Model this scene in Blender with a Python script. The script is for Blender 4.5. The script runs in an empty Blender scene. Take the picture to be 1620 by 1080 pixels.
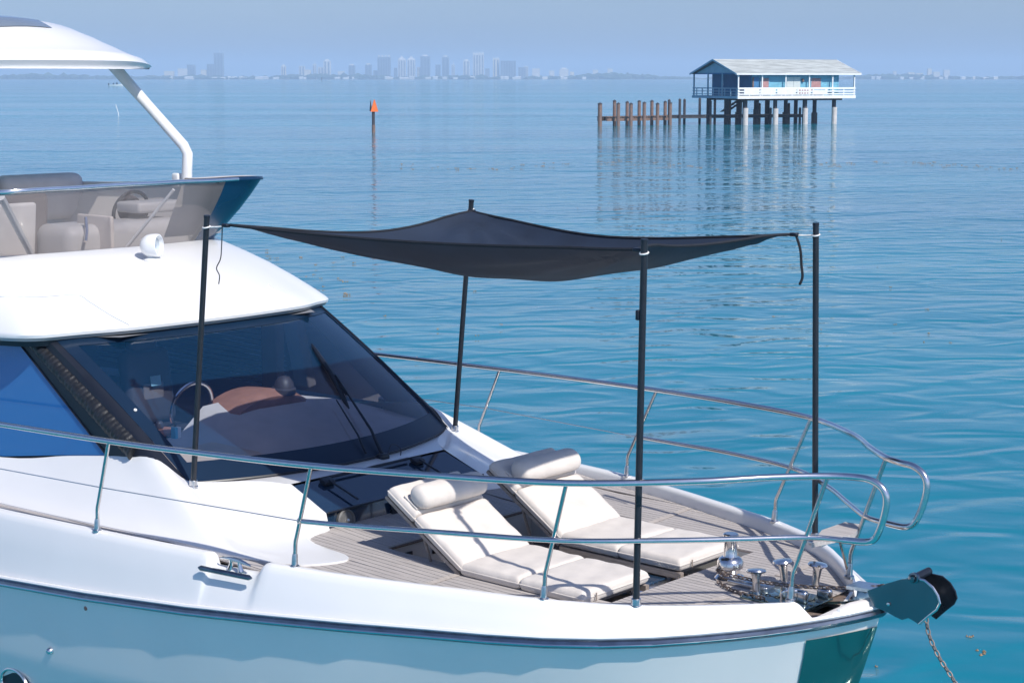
import bpy, bmesh, math, random
from mathutils import Vector, Matrix
R = math.radians
random.seed(7)
scene = bpy.context.scene
COL = scene.collection

# ------------------------------------------------------------------ camera
# world frame = yacht frame: +x to the bow, +y to port, z up, water at z = 0
F_PX, YAW, HZ = 2800.0, R(41.396), 123.0
CAM = Vector((6.14, -9.1, 5.3))
PITCH = math.atan((540 - HZ) / F_PX)
cam_d = bpy.data.cameras.new('camera')
cam_d.sensor_width = 36.0
cam_d.lens = 36.0 * F_PX / 1620.0
cam_d.clip_start = 0.1
cam_d.clip_end = 40000
cam = bpy.data.objects.new('camera', cam_d)
COL.objects.link(cam)
cam.location = CAM
cam.rotation_euler = (math.pi / 2 - PITCH, 0, YAW)
scene.camera = cam

# ------------------------------------------------------------------ sky and sun
SUN_DIR = Vector((1.77, -0.33, 1.92)).normalized()
SUN_EL = math.asin(SUN_DIR.z)
SUN_AZ = math.atan2(SUN_DIR.x, SUN_DIR.y)      # clockwise from +y
world = bpy.data.worlds.new('World')
scene.world = world
world.use_nodes = True
wn = world.node_tree.nodes
wl = world.node_tree.links
bg = wn['Background']
sky = wn.new('ShaderNodeTexSky')
sky.sky_type = 'NISHITA'
sky.sun_disc = False
sky.sun_elevation = SUN_EL
sky.sun_rotation = SUN_AZ
sky.air_density = 1.0
sky.dust_density = 1.3
sky.ozone_density = 3.0
tint = wn.new('ShaderNodeMix')
tint.data_type = 'RGBA'
tint.blend_type = 'MULTIPLY'
tint.inputs['Factor'].default_value = 1.0
tint.inputs['B'].default_value = (0.83, 0.915, 1.17, 1)
# barely uneven haze in the sky
wtc = wn.new('ShaderNodeTexCoord')
wmp = wn.new('ShaderNodeMapping')
wmp.inputs['Scale'].default_value = (3.0, 3.0, 14.0)
wno = wn.new('ShaderNodeTexNoise')
wno.inputs['Scale'].default_value = 1.6
wno.inputs['Detail'].default_value = 5.0
wrp = wn.new('ShaderNodeValToRGB')
wrp.color_ramp.elements[0].position = 0.35
wrp.color_ramp.elements[1].position = 0.7
wrp.color_ramp.elements[0].color = (0.97, 0.98, 1.0, 1)
wrp.color_ramp.elements[1].color = (1.06, 1.045, 1.02, 1)
wmu = wn.new('ShaderNodeMix')
wmu.data_type = 'RGBA'
wmu.blend_type = 'MULTIPLY'
wmu.inputs['Factor'].default_value = 1.0
wl.new(wtc.outputs['Generated'], wmp.inputs[0])
wl.new(wmp.outputs[0], wno.inputs[0])
wl.new(wno.outputs[0], wrp.inputs[0])
wl.new(sky.outputs[0], wmu.inputs['A'])
wl.new(wrp.outputs[0], wmu.inputs['B'])
wl.new(wmu.outputs['Result'], tint.inputs['A'])
wl.new(tint.outputs['Result'], bg.inputs[0])
bg.inputs[1].default_value = 0.083
sun_d = bpy.data.lights.new('sun', 'SUN')
sun_d.energy = 3.7
sun_d.angle = R(0.55)
sun_d.color = (1.0, 0.955, 0.89)
sun = bpy.data.objects.new('sun', sun_d)
COL.objects.link(sun)
sun.rotation_euler = SUN_DIR.to_track_quat('Z', 'Y').to_euler()
sun.location = (30, -20, 60)
scene.view_settings.view_transform = 'Standard'
scene.view_settings.look = 'None'
scene.view_settings.exposure = 0.4
scene.view_settings.gamma = 1.0
scene.cycles.max_bounces = 10
scene.cycles.transparent_max_bounces = 16
scene.cycles.volume_bounces = 1
scene.cycles.sample_clamp_indirect = 8.0
scene.cycles.blur_glossy = 0.08

# ------------------------------------------------------------------ pixel -> point
BV = Vector((math.cos(YAW), math.sin(YAW), 0))      # camera right
FV = Vector((-math.sin(YAW), math.cos(YAW), 0))     # camera forward on the ground
_s, _c = math.sin(PITCH), math.cos(PITCH)
def ray(px, py):
    u, v = px - 810, py - 540
    return (BV * u + FV * (F_PX * _c - v * _s) + Vector((0, 0, -F_PX * _s - v * _c))) / F_PX
def at(px, py, X=None, Y=None, Z=None):
    r = ray(px, py)
    t = (X - CAM.x) / r.x if X is not None else (Y - CAM.y) / r.y if Y is not None else (Z - CAM.z) / r.z
    return CAM + r * t
def far_at(px, dist, z=0.0):
    """a point in the direction of image column px at a distance on the ground"""
    r = ray(px, HZ)
    h = Vector((r.x, r.y, 0))
    h = h / h.dot(FV)
    p = Vector((CAM.x, CAM.y, 0)) + h * dist
    p.z = z
    return p

# ------------------------------------------------------------------ materials
MATS = {}
def mat(name, col, rough=0.5, metal=0.0, coat=0.0, spec=0.5, var=0.0, vscale=3.0, bump=0.0, bscale=20.0, stretch=None, sheen=0.0, col2=None, detail=4):
    if name in MATS:
        return MATS[name]
    m = bpy.data.materials.new(name)
    m.use_nodes = True
    nt = m.node_tree
    b = nt.nodes['Principled BSDF']
    b.inputs['Base Color'].default_value = (*col, 1)
    b.inputs['Roughness'].default_value = rough
    b.inputs['Metallic'].default_value = metal
    b.inputs['Coat Weight'].default_value = coat
    b.inputs['Coat Roughness'].default_value = 0.04
    b.inputs['Specular IOR Level'].default_value = spec
    b.inputs['Sheen Weight'].default_value = sheen
    if var > 0 or bump > 0 or col2:
        tc = nt.nodes.new('ShaderNodeTexCoord')
        mp = nt.nodes.new('ShaderNodeMapping')
        nt.links.new(tc.outputs['Object'], mp.inputs[0])
        if stretch:
            mp.inputs['Scale'].default_value = stretch
        if var > 0 or col2:
            n = nt.nodes.new('ShaderNodeTexNoise')
            n.inputs['Scale'].default_value = vscale
            n.inputs['Detail'].default_value = detail
            nt.links.new(mp.outputs[0], n.inputs[0])
            rp = nt.nodes.new('ShaderNodeValToRGB')
            rp.color_ramp.elements[0].position = 0.3
            rp.color_ramp.elements[1].position = 0.7
            lo = tuple(max(0, c * (1 - var)) for c in col)
            hi = col2 if col2 else tuple(min(1, c * (1 + var)) for c in col)
            rp.color_ramp.elements[0].color = (*lo, 1)
            rp.color_ramp.elements[1].color = (*hi, 1)
            nt.links.new(n.outputs[0], rp.inputs[0])
            nt.links.new(rp.outputs[0], b.inputs['Base Color'])
        if bump > 0:
            n2 = nt.nodes.new('ShaderNodeTexNoise')
            n2.inputs['Scale'].default_value = bscale
            n2.inputs['Detail'].default_value = 5
            nt.links.new(mp.outputs[0], n2.inputs[0])
            bp = nt.nodes.new('ShaderNodeBump')
            bp.inputs['Strength'].default_value = 1.0
            bp.inputs['Distance'].default_value = bump
            nt.links.new(n2.outputs[0], bp.inputs['Height'])
            nt.links.new(bp.outputs[0], b.inputs['Normal'])
    MATS[name] = m
    return m

def glass(name, tint, gloss_rough=0.02, ior=1.5, dens=0.0, dcol=(0.1, 0.2, 0.3)):
    """a thin tinted pane: what passes is tinted, what is reflected follows fresnel; dens mixes in a diffuse colour, painted reflection on some panes"""
    m = bpy.data.materials.new(name)
    m.use_nodes = True
    nt = m.node_tree
    nt.nodes.remove(nt.nodes['Principled BSDF'])
    out = nt.nodes['Material Output']
    tr = nt.nodes.new('ShaderNodeBsdfTransparent')
    tr.inputs[0].default_value = (*tint, 1)
    gl = nt.nodes.new('ShaderNodeBsdfGlossy')
    gl.inputs[0].default_value = (1, 1, 1, 1)
    gl.inputs[1].default_value = gloss_rough
    fr = nt.nodes.new('ShaderNodeFresnel')
    fr.inputs[0].default_value = ior
    body = tr.outputs[0]
    if dens > 0:
        df = nt.nodes.new('ShaderNodeBsdfDiffuse')
        df.inputs[0].default_value = (*dcol, 1)
        mm = nt.nodes.new('ShaderNodeMixShader')
        mm.inputs[0].default_value = dens
        nt.links.new(tr.outputs[0], mm.inputs[1])
        nt.links.new(df.outputs[0], mm.inputs[2])
        body = mm.outputs[0]
    mx = nt.nodes.new('ShaderNodeMixShader')
    nt.links.new(fr.outputs[0], mx.inputs[0])
    nt.links.new(body, mx.inputs[1])
    nt.links.new(gl.outputs[0], mx.inputs[2])
    nt.links.new(mx.outputs[0], out.inputs[0])
    MATS[name] = m
    return m

M_GEL = mat('white_gelcoat', (0.78, 0.775, 0.765), 0.30, coat=0.4, var=0.02, vscale=2)
M_HULL = mat('hull_gelcoat', (0.88, 0.82, 0.77), 0.25, coat=0.25, var=0.02, vscale=1.5)
M_CHROME = mat('polished_steel', (0.76, 0.73, 0.71), 0.17, metal=1.0, var=0.05, vscale=30)
M_STAN = mat('stanchion_steel', (0.62, 0.58, 0.56), 0.26, metal=1.0, var=0.08, vscale=30)
M_STEEL = mat('brushed_steel', (0.62, 0.63, 0.65), 0.28, metal=1.0, var=0.12, vscale=40)
M_MIRROR = mat('mirror_plate', (0.26, 0.33, 0.29), 0.07, metal=1.0, var=0.06, vscale=4)
M_RUB = mat('rub_rail_steel', (0.20, 0.22, 0.25), 0.25, metal=1.0, var=0.2, vscale=10)
M_BLACK = mat('black_frame', (0.010, 0.013, 0.022), 0.4, var=0.1, vscale=10)
M_NAVY = mat('navy_gloss', (0.010, 0.028, 0.06), 0.1, coat=0.9, var=0.08, vscale=3)
M_SPEAK = mat('speaker_mesh', (0.10, 0.10, 0.10), 0.55, var=0.3, vscale=150)
M_TEAK = mat('weathered_teak', (0.42, 0.385, 0.365), 0.8, var=0.20, vscale=7, stretch=(0.5, 16, 4), bump=0.0012, bscale=22)
M_TEAKD = mat('dark_teak', (0.17, 0.125, 0.10), 0.7, var=0.3, vscale=8, stretch=(1, 14, 4))
M_SEAM = mat('pale_seam_wood', (0.45, 0.40, 0.36), 0.75, var=0.12, vscale=30)
M_CAULK = mat('caulking', (0.13, 0.11, 0.105), 0.8, var=0.2, vscale=60)
M_CUSH = mat('cream_cushion', (0.66, 0.605, 0.55), 0.9, sheen=0.15, var=0.06, vscale=7, bump=0.006, bscale=11)
M_WOOD = mat('lounger_wood', (0.30, 0.25, 0.215), 0.6, var=0.25, vscale=12, stretch=(1, 8, 8))
M_POLE = mat('black_pole', (0.016, 0.018, 0.024), 0.35, var=0.2, vscale=30)
M_CANV = mat('dark_canvas', (0.013, 0.024, 0.048), 0.7, var=0.2, vscale=2.2, bump=0.004, bscale=7)
_nt = M_CANV.node_tree
_tl = _nt.nodes.new('ShaderNodeBsdfTranslucent')
_tl.inputs[0].default_value = (0.10, 0.07, 0.05, 1)
_mx = _nt.nodes.new('ShaderNodeMixShader')
_mx.inputs[0].default_value = 0.06
_nt.links.new(_nt.nodes['Principled BSDF'].outputs[0], _mx.inputs[1])
_nt.links.new(_tl.outputs[0], _mx.inputs[2])
_nt.links.new(_mx.outputs[0], _nt.nodes['Material Output'].inputs[0])
M_HEM = mat('canvas_hem', (0.010, 0.012, 0.018), 0.8, var=0.2, vscale=40)
M_CORD = mat('cord', (0.75, 0.73, 0.70), 0.8, var=0.15, vscale=60)
M_CHAIN = mat('galvanised_chain', (0.23, 0.19, 0.17), 0.6, metal=0.3, var=0.25, vscale=40)
M_CHAIND = mat('rusty_chain', (0.20, 0.16, 0.14), 0.5, metal=0.7, var=0.4, vscale=40)
M_FABRIC = mat('grey_upholstery', (0.56, 0.53, 0.51), 0.85, var=0.05, vscale=8)
M_FABD = mat('taupe_upholstery', (0.15, 0.125, 0.12), 0.85, var=0.08, vscale=6)
M_SEATD = mat('dark_seat_leather', (0.05, 0.045, 0.055), 0.5, var=0.12, vscale=8)
M_DASH = mat('dash_grey', (0.60, 0.54, 0.50), 0.7, var=0.08, vscale=6)
M_TAN = mat('tan_trim', (0.62, 0.47, 0.36), 0.6, var=0.08, vscale=8)
M_LEATHER = mat('brown_leather', (0.34, 0.16, 0.11), 0.55, var=0.12, vscale=10)
M_INT = mat('cabin_lining', (0.20, 0.21, 0.23), 0.8, var=0.08, vscale=3)
M_COVER = mat('black_ruffled_cover', (0.014, 0.015, 0.018), 0.45, var=0.3, vscale=14, bump=0.012, bscale=16, stretch=(1, 1, 1))
M_WIN = glass('windscreen_glass', (0.84, 0.91, 1.0), 0.015, 1.48, 0.10, (0.02, 0.16, 0.40))
M_PORTW = glass('port_window_glass', (0.45, 0.62, 0.80), 0.02, 1.45, 0.10, (0.02, 0.10, 0.25))
M_SIDE = glass('side_window_glass', (0.06, 0.12, 0.2), 0.02, 1.6, 0.80, (0.035, 0.20, 0.52))  # diffuse blue painted in for sea and sky reflected in the pane
M_FLY = glass('fly_windscreen_glass', (0.74, 0.72, 0.73), 0.02, 1.45, 0.32, (0.31, 0.285, 0.285))  # diffuse grey painted in for the light veil reflected on the screen
M_WHITE0 = mat('white_card', (0.75, 0.75, 0.73), 0.6, var=0.03)
M_LENS = mat('lamp_lens', (0.55, 0.62, 0.68), 0.08, metal=0.7, coat=1.0, var=0.1, vscale=10)
M_DECKGL = mat('deck_hatch_glass', (0.02, 0.05, 0.10), 0.04, coat=1.0, spec=0.8, var=0.05, vscale=4)

# ------------------------------------------------------------------ mesh building
class MB:
    def __init__(s):
        s.v, s.f = [], []
    def add(s, vs, fs):
        o = len(s.v)
        s.v += [Vector(p) for p in vs]
        s.f += [[i + o for i in f] for f in fs]
        return s
    def box(s, c, size, rot=None):
        c = Vector(c)
        hx, hy, hz = size[0] / 2, size[1] / 2, size[2] / 2
        vs = [Vector((x, y, z)) for x in (-hx, hx) for y in (-hy, hy) for z in (-hz, hz)]
        if rot:
            vs = [rot @ p for p in vs]
        return s.add([p + c for p in vs], [(0, 1, 3, 2), (4, 6, 7, 5), (0, 4, 5, 1), (2, 3, 7, 6), (0, 2, 6, 4), (1, 5, 7, 3)])
    def rbox(s, c, size, r=0.02, seg=3, rot=None):
        bm = bmesh.new()
        bmesh.ops.create_cube(bm, size=1.0)
        for v in bm.verts:
            v.co = Vector((v.co.x * size[0], v.co.y * size[1], v.co.z * size[2]))
        bmesh.ops.bevel(bm, geom=bm.edges[:], offset=min(r, min(size) * 0.49), segments=seg, profile=0.5, affect='EDGES')
        bm.verts.index_update()
        vs = [v.co.copy() for v in bm.verts]
        fs = [[v.index for v in f.verts] for f in bm.faces]
        bm.free()
        if rot:
            vs = [rot @ p for p in vs]
        c = Vector(c)
        return s.add([p + c for p in vs], fs)
    def tube(s, pts, r, n=8, closed=False, caps=True):
        pts = [Vector(p) for p in pts]
        rs = r if isinstance(r, (list, tuple)) else [r] * len(pts)
        N = len(pts)
        vs, fs = [], []
        up = None
        for i, p in enumerate(pts):
            if closed:
                t = pts[(i + 1) % N] - pts[i - 1]
            else:
                t = pts[min(i + 1, N - 1)] - pts[max(i - 1, 0)]
            t.normalize()
            if up is None:
                up = Vector((0, 0, 1)) if abs(t.z) < 0.9 else Vector((1, 0, 0))
            a = t.cross(up)
            if a.length < 1e-5:
                a = t.cross(Vector((0, 1, 0)))
            a.normalize()
            b = a.cross(t).normalized()
            up = b
            for k in range(n):
                th = 2 * math.pi * k / n
                vs.append(p + (a * math.cos(th) + b * math.sin(th)) * rs[i])
        rings = N if closed else N - 1
        for i in range(rings):
            for k in range(n):
                j = (i + 1) % N
                fs.append((i * n + k, i * n + (k + 1) % n, j * n + (k + 1) % n, j * n + k))
        if caps and not closed:
            fs.append(tuple(range(n - 1, -1, -1)))
            fs.append(tuple((N - 1) * n + k for k in range(n)))
        return s.add(vs, fs)
    def grid(s, rows, close=False):
        nr, nc = len(rows), len(rows[0])
        vs = [p for r in rows for p in r]
        fs = []
        for i in range(nr - 1):
            for j in range(nc if close else nc - 1):
                k = (j + 1) % nc
                fs.append((i * nc + j, i * nc + k, (i + 1) * nc + k, (i + 1) * nc + j))
        return s.add(vs, fs)
    def poly(s, pts):
        return s.add(pts, [tuple(range(len(pts)))])
    def prism(s, pts, d):
        """outline pts (3d, planar) thickened by vector d"""
        d = Vector(d)
        n = len(pts)
        vs = [Vector(p) for p in pts] + [Vector(p) + d for p in pts]
        fs = [tuple(range(n - 1, -1, -1)), tuple(range(n, 2 * n))]
        fs += [(i, (i + 1) % n, n + (i + 1) % n, n + i) for i in range(n)]
        return s.add(vs, fs)
    def lathe(s, prof, c, axis=(0, 0, 1), n=24):
        """prof: list of (radius, height) about an axis through c"""
        q = Vector((0, 0, 1)).rotation_difference(Vector(axis).normalized())
        c = Vector(c)
        rows = []
        for r, h in prof:
            rows.append([c + q @ Vector((r * math.cos(2 * math.pi * k / n), r * math.sin(2 * math.pi * k / n), h)) for k in range(n)])
        s.grid(rows, close=True)
        o = len(s.v) - n
        s.f.append([o + k for k in range(n)])
        o2 = len(s.v) - n * len(prof)
        s.f.append([o2 + k for k in range(n - 1, -1, -1)])
        return s
    def build(s, name, m, parent=None, off=None, smooth=True, angle=35, recalc=True):
        me = bpy.data.meshes.new(name)
        o3 = Vector(off) if off is not None else Vector((0, 0, 0))
        me.from_pydata([tuple(p - o3) for p in s.v], [], s.f)
        if recalc:
            bm = bmesh.new()
            bm.from_mesh(me)
            bmesh.ops.remove_doubles(bm, verts=bm.verts[:], dist=1e-5)
            bmesh.ops.recalc_face_normals(bm, faces=bm.faces[:])
            bm.to_mesh(me)
            bm.free()
        if smooth:
            me.polygons.foreach_set('use_smooth', [True] * len(me.polygons))
            me.set_sharp_from_angle(angle=R(angle))
        me.materials.append(m)
        return link(name, me, parent)

def link(name, me, parent=None):
    o = bpy.data.objects.new(name, me)
    COL.objects.link(o)
    if parent is not None:
        o.parent = parent
    return o
def thing(name, loc, label, cat, group=None, rz=0.0):
    o = link(name, None)
    o.location = loc
    o.rotation_euler = (0, 0, rz)
    return tag(o, label, cat, group)
def tag(o, label=None, cat=None, group=None, kind=None):
    if label: o['label'] = label
    if cat: o['category'] = cat
    if group: o['group'] = group
    if kind: o['kind'] = kind
    return o
def spline(pts, n=8, closed=False):
    pts = [Vector(p) for p in pts]
    N = len(pts)
    out = []
    for i in range(N if closed else N - 1):
        if closed:
            p0, p1, p2, p3 = pts[i - 1], pts[i], pts[(i + 1) % N], pts[(i + 2) % N]
        else:
            p1, p2 = pts[i], pts[i + 1]
            p0 = pts[i - 1] if i > 0 else p1 * 2 - p2
            p3 = pts[i + 2] if i + 2 < N else p2 * 2 - p1
        for k in range(n):
            t = k / n
            out.append(0.5 * ((2 * p1) + (p2 - p0) * t + (2 * p0 - 5 * p1 + 4 * p2 - p3) * t * t + (3 * p1 - p0 - 3 * p2 + p3) * t ** 3))
    if not closed:
        out.append(pts[-1])
    return out
def interp(tab, x):
    """monotone cubic through a table of (x, y), x ascending"""
    n = len(tab)
    if x <= tab[0][0]: return tab[0][1]
    if x >= tab[-1][0]: return tab[-1][1]
    for i in range(n - 1):
        if x <= tab[i + 1][0]:
            break
    def d(k):
        return (tab[k + 1][1] - tab[k][1]) / (tab[k + 1][0] - tab[k][0])
    def m(k):
        if k == 0: return d(0)
        if k == n - 1: return d(n - 2)
        a, b = d(k - 1), d(k)
        return 0 if a * b <= 0 else 2 * a * b / (a + b)
    h = tab[i + 1][0] - tab[i][0]
    t = (x - tab[i][0]) / h
    t2, t3 = t * t, t ** 3
    return tab[i][1] * (2 * t3 - 3 * t2 + 1) + m(i) * h * (t3 - 2 * t2 + t) + tab[i + 1][1] * (-2 * t3 + 3 * t2) + m(i + 1) * h * (t3 - t2)
def sm(a, b, x):
    t = max(0, min(1, (x - a) / (b - a)))
    return t * t * (3 - 2 * t)

# ================================================================== THE SETTING
# water ------------------------------------------------------------
def water_material():
    m = bpy.data.materials.new('sea_water')
    m.use_nodes = True
    nt = m.node_tree
    b = nt.nodes['Principled BSDF']
    b.inputs['IOR'].default_value = 1.333
    tc = nt.nodes.new('ShaderNodeNewGeometry')
    def mapping(scale, rot=YAW):
        # turn the world so that the wind blows along local y, crests along local x
        vr = nt.nodes.new('ShaderNodeVectorRotate')
        vr.rotation_type = 'Z_AXIS'
        vr.inputs['Angle'].default_value = -rot
        nt.links.new(tc.outputs['Position'], vr.inputs['Vector'])
        mp = nt.nodes.new('ShaderNodeMapping')
        mp.inputs['Scale'].default_value = scale
        nt.links.new(vr.outputs[0], mp.inputs[0])
        return mp
    def noise(scale, sc, detail=3, rough=0.5, rot=YAW, dist=0.0):
        n = nt.nodes.new('ShaderNodeTexNoise')
        n.inputs['Scale'].default_value = sc
        n.inputs['Detail'].default_value = detail
        n.inputs['Roughness'].default_value = rough
        n.inputs['Distortion'].default_value = dist
        nt.links.new(mapping(scale, rot).outputs[0], n.inputs[0])
        return n
    def math_(op, a, bb):
        n = nt.nodes.new('ShaderNodeMath')
        n.operation = op
        for i, q in enumerate((a, bb)):
            if isinstance(q, (int, float)): n.inputs[i].default_value = q
            else: nt.links.new(q, n.inputs[i])
        return n.outputs[0]
    # ripples of three sizes, patchy
    r1 = noise((0.62, 1.0, 1), 0.98, 1.0, 0.4, YAW + R(8), 0.9)
    r2 = noise((0.5, 1.0, 1), 3.1, 2, 0.5, YAW - R(12), 0.3)
    r3 = noise((0.45, 1.0, 1), 0.25, 2, 0.4, YAW + R(14))
    h = math_('ADD', math_('MULTIPLY', r1.outputs[0], 0.150), math_('MULTIPLY', r2.outputs[0], 0.010))
    h = math_('ADD', h, math_('MULTIPLY', r3.outputs[0], 0.30))
    # calm lanes and breezy lanes, long across the wind
    lane = noise((0.05, 1.0, 1), 0.016, 3, 0.6, YAW + R(2))
    lane2 = noise((0.06, 1.0, 1), 0.0032, 2, 0.5, YAW - R(1))
    lm = math_('ADD', math_('MULTIPLY', lane.outputs[0], 0.5), math_('MULTIPLY', lane2.outputs[0], 0.5))
    rp = nt.nodes.new('ShaderNodeValToRGB')
    rp.color_ramp.elements[0].position = 0.45
    rp.color_ramp.elements[1].position = 0.56
    rp.color_ramp.elements[0].color = (0.45, 0.45, 0.45, 1)
    rp.color_ramp.elements[1].color = (1.45, 1.45, 1.45, 1)
    nt.links.new(lm, rp.inputs[0])
    h = math_('MULTIPLY', h, rp.outputs[0])
    bp = nt.nodes.new('ShaderNodeBump')
    bp.inputs['Strength'].default_value = 1.0
    bp.inputs['Distance'].default_value = 1.3
    nt.links.new(h, bp.inputs['Height'])
    nt.links.new(bp.outputs[0], b.inputs['Normal'])
    # body colour: teal patches, with darker bands painted in for wind-lane reflection
    pt = noise((0.5, 1.0, 1), 0.035, 3, 0.5)
    cr = nt.nodes.new('ShaderNodeValToRGB')
    cr.color_ramp.elements[0].position = 0.42
    cr.color_ramp.elements[1].position = 0.56
    cr.color_ramp.elements[0].color = (0.005, 0.155, 0.225, 1)
    cr.color_ramp.elements[1].color = (0.010, 0.235, 0.310, 1)
    nt.links.new(math_('ADD', math_('MULTIPLY', pt.outputs[0], 0.45), math_('MULTIPLY', lane2.outputs[0], 0.55)), cr.inputs[0])
    nt.links.new(cr.outputs[0], b.inputs['Base Color'])
    b.inputs['Roughness'].default_value = 0.06
    return m
me = bpy.data.meshes.new('water')
WC = Vector((CAM.x, CAM.y, 0)) + FV * 3000
half = 9000
me.from_pydata([(WC.x - half, WC.y - half, 0), (WC.x + half, WC.y - half, 0), (WC.x + half, WC.y + half, 0), (WC.x - half, WC.y + half, 0)], [], [(0, 1, 2, 3)])
me.materials.append(water_material())
tag(link('water', me), 'calm rippled blue green bay water reaching the far shore', 'water', kind='structure')

# far shore ---------------------------------------------------------
M_LAND = mat('shore_sand', (0.16, 0.17, 0.12), 0.9, var=0.3, vscale=0.02)
M_WOODS = mat('far_foliage', (0.045, 0.075, 0.035), 0.9, var=0.35, vscale=0.03)
DS = 4950.0
mb = MB()
rows = []
rnd = random.Random(3)
for k in range(121):
    px = -900 + k * 28
    rows.append([far_at(px, DS + rnd.uniform(-12, 12), -0.6), far_at(px, DS + 25, 1.2), far_at(px, DS + 900, 2.0), far_at(px, DS + 930, -0.6)])
tag(mb.grid(rows).build('shore_land', M_LAND, smooth=False), 'low flat far shoreline across the bay', 'shore', kind='structure')
# the wood along the shore reads as one mass
mb = MB()
rnd = random.Random(11)
ico = bmesh.new()
bmesh.ops.create_icosphere(ico, subdivisions=1, radius=1.0)
ico.verts.index_update()
IV = [v.co.copy() for v in ico.verts]
IF = [[v.index for v in f.verts] for f in ico.faces]
ico.free()
for k in range(1500):
    px = rnd.uniform(-850, 2450)
    d = DS + 30 + rnd.random() ** 2 * 500
    hgt = 7.5 + 5.0 * math.sin(px * 0.021) * math.sin(px * 0.0071 + 1) + rnd.uniform(-3, 4)
    if px > 1000: hgt *= 0.85
    w = rnd.uniform(9, 26)
    c = far_at(px, d, hgt * 0.55)
    mb.add([c + BV * (p.x * w * rnd.uniform(0.8, 1.2)) + FV * (p.y * w) + Vector((0, 0, p.z * hgt * rnd.uniform(0.7, 1.15) * 0.75)) for p in IV], IF)
tag(mb.build('shore_woodland', M_WOODS, recalc=False), 'hazy dark tree belt along the far shore', 'woodland', kind='stuff')

# skyline -----------------------------------------------------------
PALE = mat('pale_tower_concrete', (0.62, 0.60, 0.56), 0.8, var=0.1, vscale=0.05)
GREYB = mat('grey_tower_glass', (0.20, 0.23, 0.27), 0.4, var=0.15, vscale=0.05)
CREAM = mat('cream_tower', (0.66, 0.60, 0.48), 0.8, var=0.1, vscale=0.05)
ROOFW = mat('far_roof', (0.70, 0.68, 0.65), 0.8, var=0.1, vscale=0.1)
BAND = mat('far_window_band', (0.10, 0.13, 0.17), 0.3, var=0.2, vscale=0.1)
def tower(px, wpx, ytop, m, label, crown='box', d=5150, ybase=126):
    sc = d / F_PX
    w = wpx * sc
    h = (HZ - ytop) * sc + CAM.z
    p = far_at(px, d)
    dep = min(max(w * 0.8, 12), 34)
    name = 'tower_block' if h > 32 else 'far_building'
    t = thing(name, p, label, 'building', 'buildings on the far skyline', rz=YAW)
    o = MB().box((0, 0, h / 2), (w, dep, h)).build('wall', m, t, smooth=False)
    # window strips stand in shallow relief on the face towards the water
    n = max(2, int(w / 7))
    if h > 32:
        for k in range(n):
            x = -w / 2 + (k + 0.5) * w / n
            MB().box((x, -dep / 2 - 0.2, h * 0.52), (w / n * 0.42, 0.6, h * 0.86)).build('window_strip', BAND, t, smooth=False)
    if crown == 'box':
        MB().box((0, 0, h + 2.0), (w * 0.55, dep * 0.5, 4.0)).build('roof_plant_room', ROOFW, t, smooth=False)
    elif crown == 'peak':
        MB().prism([(-w * 0.5, 0, h), (w * 0.5, 0, h), (w * 0.22, 0, h + 5), (0, 0, h + 11), (-w * 0.22, 0, h + 5)], (0, 3, 0)).build('pointed_crown', ROOFW, t, smooth=False)
    elif crown == 'fins':
        for q in (-0.4, -0.13, 0.13, 0.4):
            MB().box((w * q, 0, h + 2.5), (w * 0.1, dep * 0.6, 5.0)).build('roof_fin', ROOFW, t, smooth=False)
    elif crown == 'mast':
        MB().tube([(w * 0.1, 0, h), (w * 0.1, 0, h + 9)], 0.7, 6).build('roof_mast', ROOFW, t)
    return t
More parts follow.
